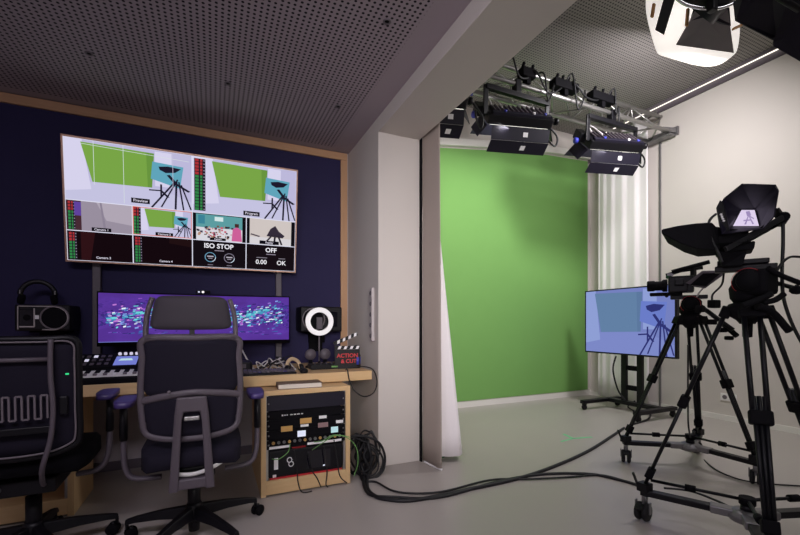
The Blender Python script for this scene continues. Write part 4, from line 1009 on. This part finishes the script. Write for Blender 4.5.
# ================================================================== TRIPODS
def frame_of(d):
    d = V(d).normalized(); s = d.cross(V((0, 0, 1))).normalized(); return d, s, s.cross(d)
def tripod(c, feet, zc, label, dlabel, dz=.155):
    c = V((c[0], c[1], 0)); L = tuple(c)
    D = thing('tripod_dolly', dlabel, 'dolly', L)
    o = mb('silver').lathe([(.0, dz - .03), (.075, dz - .03), (.085, dz), (.06, dz + .022), (.0, dz + .026)], n=18)
    for f in feet: d = (V((f[0], f[1], 0)) - c).normalized(); o.bar(d * .03 + V((0, 0, dz)), d * .15 + V((0, 0, dz)), .07, .04)
    o.build('dolly_hub', D, bevel=.006)
    mb('black').lathe([(.0, dz + .02), (.03, dz + .026), (.028, dz + .05), (0, dz + .052)], n=14).build('lock_knob', D)
    T = thing('tripod', label, 'tripod', (L[0], L[1], 0))
    for k, f in enumerate(feet):
        fv = V((f[0], f[1], 0)) - c; d = fv.normalized(); n = V((-d.y, d.x, 0)); R = fv.length
        am = mb('black').bar(d * .12 + V((0, 0, dz)), d * (R + .02) + V((0, 0, dz)), .05, .032).build('dolly_arm', D, bevel=.004)
        o = mb('black').box(d * R + V((0, 0, dz + .03)), (.06, .06, .05)); o.bar(d * (R + .03) + V((0, 0, dz + .02)), d * (R + .06) + V((0, 0, dz + .10)), .02, .012); o.build('foot_clamp', am, bevel=.004)
        ax = (d + n * (-.25 + .3 * k)).normalized(); tr = V((-ax.y, ax.x, 0)); wc = d * R + tr * .022 + V((0, 0, .052))
        o = mb('silver').cyl(d * R + V((0, 0, .095)), d * R + V((0, 0, dz - .01)), .016); o.bar(d * R + V((0, 0, .105)), wc + V((0, 0, .052)), .075, .012, ax.cross(V((0, 0, 1))))
        for sg in (-1, 1): o.bar(wc + ax * .037 * sg + V((0, 0, .058)), wc + ax * .037 * sg - V((0, 0, .005)), .022, .006, ax)
        o; o.build('caster_fork', am)
        o = mb('rubber')
        for s in (-1, 1): o.lathe([(0, -.012), (.044, -.012), (.05, -.004), (.05, .004), (.044, .012), (0, .012)], wc + ax * .020 * s, ax, 18)
        o.build('caster_wheel', am)
        mb('black').bar(wc + V((0, 0, .045)) + tr * .02, wc + tr * .07 + V((0, 0, .03)), .035, .01).build('caster_brake', am)
        # leg
        a = d * .085 + V((0, 0, zc)); b = d * (R - .005) + V((0, 0, dz + .055)); m = a.lerp(b, .50); ld = (b - a).normalized()
        leg = mb('tube').tube([a + n * .030, m + n * .026 + ld * .03], .0112, 10).tube([a - n * .030, m - n * .026 + ld * .03], .0112, 10).build('leg', T)
        o = mb('tube')
        for q in (-.020, .0, .020): o.tube([m + n * q - ld * .10, b + n * q * .7], .0095, 10)
        o.build('lower_leg', leg)
        mb('blackm').bar(m - ld * .035, m + ld * .03, .085, .045, d).build('leg_clamp', leg, bevel=.008)
        m2 = a.lerp(b, .93); mb('blackm').bar(m2 - ld * .02, m2 + ld * .035, .06, .04, d).build('foot', leg, bevel=.005)
        mb('blackm').bar(a - ld * .03, a + ld * .03, .10, .045, d).build('top_hinge', leg, bevel=.006)
        s0 = d * (R - .03) + V((0, 0, dz + .075)); s1 = V((0, 0, dz + .075)) + d * .02
        o = mb('tube').tube([s0, s1], .0085, 8); o.use('blackm').tube([s0.lerp(s1, .40), s0.lerp(s1, .52)], .018, 10); o.build('spreader_arm', T)
    mb('blackm').lathe([(.035, dz + .055), (.035, dz + .09)], n=14).build('spreader_hub', T)
    mb('blackm').lathe([(.03, zc - .06), (.045, zc - .04), (.080, zc - .015), (.088, zc + .02), (.075, zc + .04), (.05, zc + .05)], n=24).build('bowl', T)
    mb('blackm').lathe([(.0, zc - .13), (.020, zc - .125), (.022, zc - .06)], n=14).build('bowl_knob', T)
    return T
def fluid_head(T, zc, dirn, handle_end, sc=1.0):
    """pan and tilt head on top of the tripod bowl; dirn points where the camera looks"""
    d, s, u = frame_of(dirn); z = zc
    o = mb('blackm').lathe([(.05, z + .04 * sc), (.07, z + .07 * sc), (.075, z + .12 * sc), (.06, z + .15 * sc)], n=22)
    o.lathe([(.0, -.075), (.055, -.075), (.062, -.05), (.062, .05), (.055, .075), (0, .075)], V((0, 0, z + .15 * sc)), s, 22)
    h = o.build('fluid_head', T)
    o = mb('red').lathe([(.064, -.058), (.066, -.056), (.066, -.046), (.064, -.044)], V((0, 0, z + .15 * sc)), s, 24, True); o.build('red_ring', h)
    o = mb('blackm').lathe([(.0, 0), (.05, .0), (.046, .03), (0, .032)], V((0, 0, z + .15 * sc)) - s * .075, -s, 20); o.build('drag_knob', h)
    R = Matrix((s, d, V((0, 0, 1)))).transposed()
    mb('black').box(V((0, 0, z + .22 * sc)) + d * .01, (.075, .24, .03), R).build('camera_plate', h, bevel=.005)
    p0 = V((0, 0, z + .17 * sc)) - d * .05 + s * .05; e = V(handle_end)
    o = mb('black').tube(smooth([p0, p0.lerp(e, .4) , e], 4), .011, 8)
    o.use('blackm').ball(p0, .03, 10).tube([p0.lerp(e, .66), e], .018, 10); o.build('pan_handle', h)
    return h
# rear tripod
cB, zB = (3.41, 1.965), 1.14
fB = [(3.03, 2.235), (3.80, 2.12), (3.40, 1.535)]
TB = tripod(cB, fB, zB, 'rear black tripod with lens camera, nearer the rolling display', 'rear black tripod dolly nearer the rolling display')
dB = V((-.514, .858, 0)).normalized()
oB = V((cB[0], cB[1], 0))
fluid_head(TB, zB, dB, at_d(737, 336, 2.95) - oB, .83)
mb('tube').tube([at_d(703, 308, 3.05) - oB, at_d(722, 322, 3.0) - oB, at_d(733, 330, 2.95) - oB], .016, 10).build('second_pan_handle', TB)
mb('blackm').box(at_d(714, 304, 3.02) - oB, (.09, .05, .06)).build('remote_control', TB, bevel=.008)
for (x, y, w, h) in ((712, 322, .05, .04), (722, 330, .06, .035), (700, 309, .05, .05), (729, 338, .04, .03)):
    mb('blackm').box(at_d(x, y, 3.0) - oB, (w, .05, h)).build('control_knob', TB, bevel=.008)
# camera on it
zc = zB + .200
t = thing('video_camera', 'black video camera with long lens pointing left on the rear tripod', 'camera', (cB[0], cB[1], zc))
d, s, u = frame_of(dB); R = Matrix((s, d, V((0, 0, 1)))).transposed(); U = V((0, 0, 1))
mb('black').box(d * .06 + U * .085, (.13, .17, .13), R).build('body', t, bevel=.012)
o = mb('blackm').box(d * .16 + U * .0125, (.09, .22, .025), R); o.build('base_plate', t, bevel=.004)
c = d * .15 + U * .082
mb('blackm').lathe([(.050, 0), (.050, .03), (.038, .04), (.038, .085), (.043, .09), (.043, .135), (.038, .14)], c, d, 22).build('lens', t)
mb('glass').lathe([(.037, .134), (.0, .142)], c, d, 20).build('front_glass', t)
o = mb('black').tube([d * .16 + U * .165, d * .06 + U * .195, d * -.08 + U * .21], .014, 8); o.bar(d * .14 + U * .14, d * .14 + U * .18, .03, .03); o.bar(d * -.02 + U * .14, d * -.02 + U * .205, .03, .03); o.build('top_handle', t)
o = mb('blackm').tube([d * .12 - s * .05 + U * .185, d * -.12 - s * .05 + U * .245], .016, 10); o.build('microphone', t)
mb('silver').box(d * .13 - s * .03 + U * .165, (.03, .04, .02), R).build('shoe_mount', t)
for (a_, b_, w_) in ((d * .10 + s * -.07 + U * .10, d * .04 + s * -.07 + U * .10, .05), (d * .02 + s * -.075 + U * .05, d * -.02 + s * -.075 + U * .05, .06), (d * -.03 + U * .11, d * -.09 + U * .10, .07)):
    mb('black').bar(a_, b_, w_, w_).build('side_module', t, bevel=.006)
mb('blackm').bar(d * .12 - s * .04 + U * .03, d * .16 - s * .06 + U * -.01, .02, .02).build('cable_clamp', t)
mb('greendk').box(d * .14 + U * .15 - s * .03, (.03, .03, .03), R).build('green_plug', t)
pts = [(686, 283), (702, 271), (724, 270.5), (722, 276), (705, 288.5), (695, 287)]
P = [at_d(x, y, dd) - V(t.location) for (x, y), dd in zip(pts, (3.15, 3.06, 2.98, 2.98, 3.04, 3.1))]
mb('grey').prism(P, -s * .012).build('viewfinder_hood', t)
P = [at_d(x, y, dd) - V(t.location) for (x, y), dd in zip(((690, 285), (703, 273.5), (721, 273), (706, 286)), (3.10, 3.03, 2.96, 3.02))]
mb('blackm').prism(P, -s * .01).build('viewfinder_screen', t)
mb('cablewhite').tube(smooth([d * -.02 - s * .07 + U * .06, d * -.10 - s * .09 + U * .075, d * -.06 - s * .09 + U * .02, d * -.04 - s * .06 + U * -.02], 6), .006, 6).build('lead', t)
# front tripod
cA, zA = (2.44, 1.136), 1.175
fA = [(2.240, 1.535), (2.085, .885), (2.90, .975)]
TA = tripod(cA, fA, zA, 'front black tripod carrying the teleprompter, nearest the camera', 'front black tripod dolly with silver hub, nearest the camera')
dA = V((-.465, .885, 0)).normalized(); oA = V((cA[0], cA[1], 0))
hA = fluid_head(TA, zA, dA, at_d(812, 293, 1.95) - oA)
for (pp, r) in ((((768, 268), (780, 275), (800, 283)), .012), (((757, 306), (772, 312), (789, 331)), .017), (((742, 306), (758, 300), (771, 294)), .015), (((762, 303), (775, 300), (784, 294)), .013)):
    mb('blackm').tube(smooth([at_d(x, y, 1.93) - oA for x, y in pp], 5), r, 10).build('control_handle', TA)
mb('blackm').ball(at_d(797, 290, 1.95) - oA, (.03, .03, .022), 10).build('thumb_remote', TA)
mb('blackm').box(at_d(758, 283, 2.0) - oA, (.13, .12, .12)).build('counterbalance', TA, bevel=.02)
# teleprompter + camera on front tripod
zc = zA + .237
t = thing('teleprompter_camera', 'camera with black teleprompter hood and hooded monitor on the front tripod', 'teleprompter', (cA[0], cA[1], zc)); oT = V(t.location)
d, s, u = frame_of(dA); R = Matrix((s, d, U)).transposed()
mb('black').box(U * .012 + d * .02, (.10, .20, .024), R).build('slide_plate', t, bevel=.004)
def lat(x, y, off=0., D=2.05):   # side silhouette point, pushed sideways across the hood
    return at_d(x, y, D) - oT + s * off
P = lambda L: [lat(*q) for q in L]
mb('blackm').prism(P([(716, 253, -.06), (746, 253, -.06), (742, 267, -.06), (722, 267, 0)]), s * .12).build('riser', t, bevel=.006)
mb('blackm').prism(P([(714, 246, -.10), (754, 244, -.10), (753, 251, -.10), (716, 253, 0)]), s * .2).build('rig_base', t, bevel=.006)
mb('blackm').prism(P([(712, 228, -.07), (728, 231, -.07), (748, 232, -.07), (748, 247, -.07), (712, 250, -.06)]), s * .14).build('camera_body', t, bevel=.008)
# cloth hood: loft from camera to the wide mouth
sil = [((664.5, 234.5), (664.5, 238.5), .15), ((680, 231.5), (682, 248), .16), ((697, 229.0), (697, 253), .155), ((712, 226.0), (716, 253), .10), ((720, 233), (720, 250), .06)]
vs = []
for (a, b, w) in sil: vs += [lat(*a, -w), lat(*b, -w), lat(*b, w), lat(*a, w)]
fs = [(0, 1, 2, 3), (19, 18, 17, 16)]
for i in range(len(sil) - 1):
    for j in range(4): fs.append((4 * i + j, 4 * i + 4 + j, 4 * i + 4 + (j + 1) % 4, 4 * i + (j + 1) % 4))
q = mb('blacksoft').add(vs, fs).build('prompter_hood', t, bevel=.006)
# slanted support rods
for off, dy in ((-.06, 0), (.06, 0)):
    mb('black').bar(lat(725, 251, off, 2.03), lat(781, 220, off, 2.03), .018, .026).build('support_rod', t, bevel=.003)
mb('blackm').cyl(lat(782, 219.5, -.07, 2.03), lat(782, 219.5, .07, 2.03), .024, None, 14).build('pivot_knob', t)
mb('black').bar(lat(782, 219, 0.0, 2.03), lat(775, 210, 0.0, 2.0), .03, .02).build('pivot_arm', t)
# hooded monitor, opening towards the operator
op = [(722, 234), (717.5, 210), (724, 198.5), (742, 184), (775.5, 185), (778.5, 191), (774, 217), (763, 229)]
inn = [(732, 227), (736, 216), (738.5, 210.5), (741, 209), (755, 209), (757, 212.5), (760.2, 226), (759.5, 227)]
od = [1.96, 2.02, 2.0, 1.90, 1.84, 1.84, 1.90, 1.95]
O = [at_d(x, y, e) - oT for (x, y), e in zip(op, od)]; I = [at_d(x, y, 2.08) - oT for x, y in inn]
k = len(O); o = mb('door')
o.add(O + I, [(i, (i + 1) % k, k + (i + 1) % k, k + i) for i in range(k)]); o.build('monitor_hood', t, solid=.005)
cen = sum(I, V()) / k; bk_ = ray(745, 218); bk_ = V(bk_).normalized()
mb('black').prism([p + (p - cen) * .12 + bk_ * .004 for p in I], bk_ * .035).build('monitor_body', t)
a_, b_, c_, e_ = [at_d(x, y, 2.079) - oT for x, y in ((741.5, 210), (754.6, 210), (759, 226), (733, 226))]
S = Scr(a_, b_ - a_, e_ - a_, -bk_)
def sq(pts):   # bilinear inside the screen quad
    return [a_ * (1 - u) * (1 - v) + b_ * u * (1 - v) + c_ * u * v + e_ * (1 - u) * v for u, v in pts]
o = mb(E('colour', 222, 208, 236)); o.poly([p - bk_ * .002 for p in sq([(0, 0), (1, 0), (1, 1), (0, 1)])])
o.use(E('colour', 158, 140, 186))
for pts in ([(.35, .1), (.62, .06), (.72, .34), (.5, .4)], [(.52, .4), (.58, .4), (.50, .9), (.42, .9)], [(.58, .4), (.63, .4), (.82, .86), (.75, .9)], [(.55, .3), (.85, .5), (.85, .58), (.55, .4)], [(.35, .62), (.7, .58), (.7, .66), (.35, .7)]):
    o.poly([p - bk_ * .003 for p in sq(pts)])
o.build('screen', t)
bx = mb('black').prism([at_d(x, y, 1.99) - oT for x, y in ((716, 208), (720, 200), (724, 203), (730, 231), (723, 234), (719, 226))], bk_ * .03).build('side_grip', t, bevel=.004)
for i in range(4): mb('label').ball(at_d(721 + i * .9, 214.5 + i * 2.1, 1.988) - oT, .006, 8).build('white_button', bx)
mb('cable').tube(smooth([at_d(x, y, 1.97) - oT for x, y in ((716, 214), (709, 222), (711, 238), (718, 252), (722, 262))], 6), .006, 6).build('lead', t)
mb('cable').tube(smooth([at_d(x, y, 2.0) - oT for x, y in ((783, 221), (783, 245), (782, 275), (784, 300), (793, 326), (806, 350))], 6), .0075, 8).build('long_lead', t)
mb('cable').tube(smooth([at_d(x, y, 1.97) - oT for x, y in ((800, 257), (790, 257), (782, 263), (776, 272))], 6), .006, 6).build('lead', t)
mb('cable').tube(smooth([at_d(x, y, 2.2) - oT for x, y in ((724, 268), (722, 284), (713, 294), (712, 300))], 6), .005, 6).build('lead', t)

# ================================================================== LIGHT
def area(name, loc, target, size, power, col=(1, 1, 1), sy=None, spread=None):
    L = bpy.data.lights.new(name, 'AREA'); L.energy = power; L.color = col; L.size = size
    if sy: L.shape = 'RECTANGLE'; L.size_y = sy
    if spread: L.spread = spread
    o = bpy.data.objects.new(name, L); C.objects.link(o); o.location = loc
    o.rotation_euler = (V(target) - V(loc)).to_track_quat('-Z', 'Y').to_euler(); return o
for (X, lb), pw in zip(PL, (9, 12, 5)):
    area('panel_lamp', (X, 3.36, 3.14), (X - .25, 4.3, 2.2), .5, pw, (1, .97, .95), .22)
area('fresnel_lamp', tuple(at_d(700, 48, 3.6)), (4.5, 4.3, 1.4), .4, 55, (1, .96, .98), .4)
area('fresnel_bulb', tuple(at_d(697, 6, 3.02)), tuple(at_d(690, 56, 3.4)), .12, 1.3, (1, .97, .95), .12)
area('studio_overhead_fill', (3.0, .2, 3.95), (2.6, .9, 0), 1.6, 20, (1, .96, .97), 1.0)  # added overhead fill for the studio, source out of view
area('studio_rear_fill', (2.4, -2.6, 2.8), (2.2, 2.5, .6), 1.6, 6, (1, .96, .97), 1.0)  # unseen fill added behind the camera to lift the studio
area('control_room_fill', (-.7, .1, 2.68), (-.5, 1.0, 0), 1.4, 58, (.92, .85, 1.0), .8)  # added violet fill to lift the dim control room, source unseen
area('control_room_rear_fill', (-.2, -2.4, 1.8), (1.5, 2.9, 1.4), 1.2, 12, (1.0, .95, .95), 1.0, .75)  # added narrow fill aimed to brighten the pillar, out of view
w = bpy.data.worlds.new('World'); bpy.context.scene.world = w; w.use_nodes = True
w.node_tree.nodes['Background'].inputs[0].default_value = (.05, .05, .055, 1)
# ================================================================== CAMERA
cam = bpy.data.cameras.new('camera'); co = bpy.data.objects.new('camera', cam); C.objects.link(co)
cam.sensor_width = 36; cam.lens = 36 * F / 800; cam.shift_y = (YH - 267.5) / 800; cam.clip_start = .02
co.location = (0, 0, H); co.rotation_euler = (PI / 2, 0, -TH); bpy.context.scene.camera = co
sc = bpy.context.scene
sc.view_settings.view_transform = 'Standard'; sc.view_settings.look = 'None'; sc.view_settings.exposure = 0; sc.view_settings.gamma = 1
sc.view_settings.use_curve_mapping = False
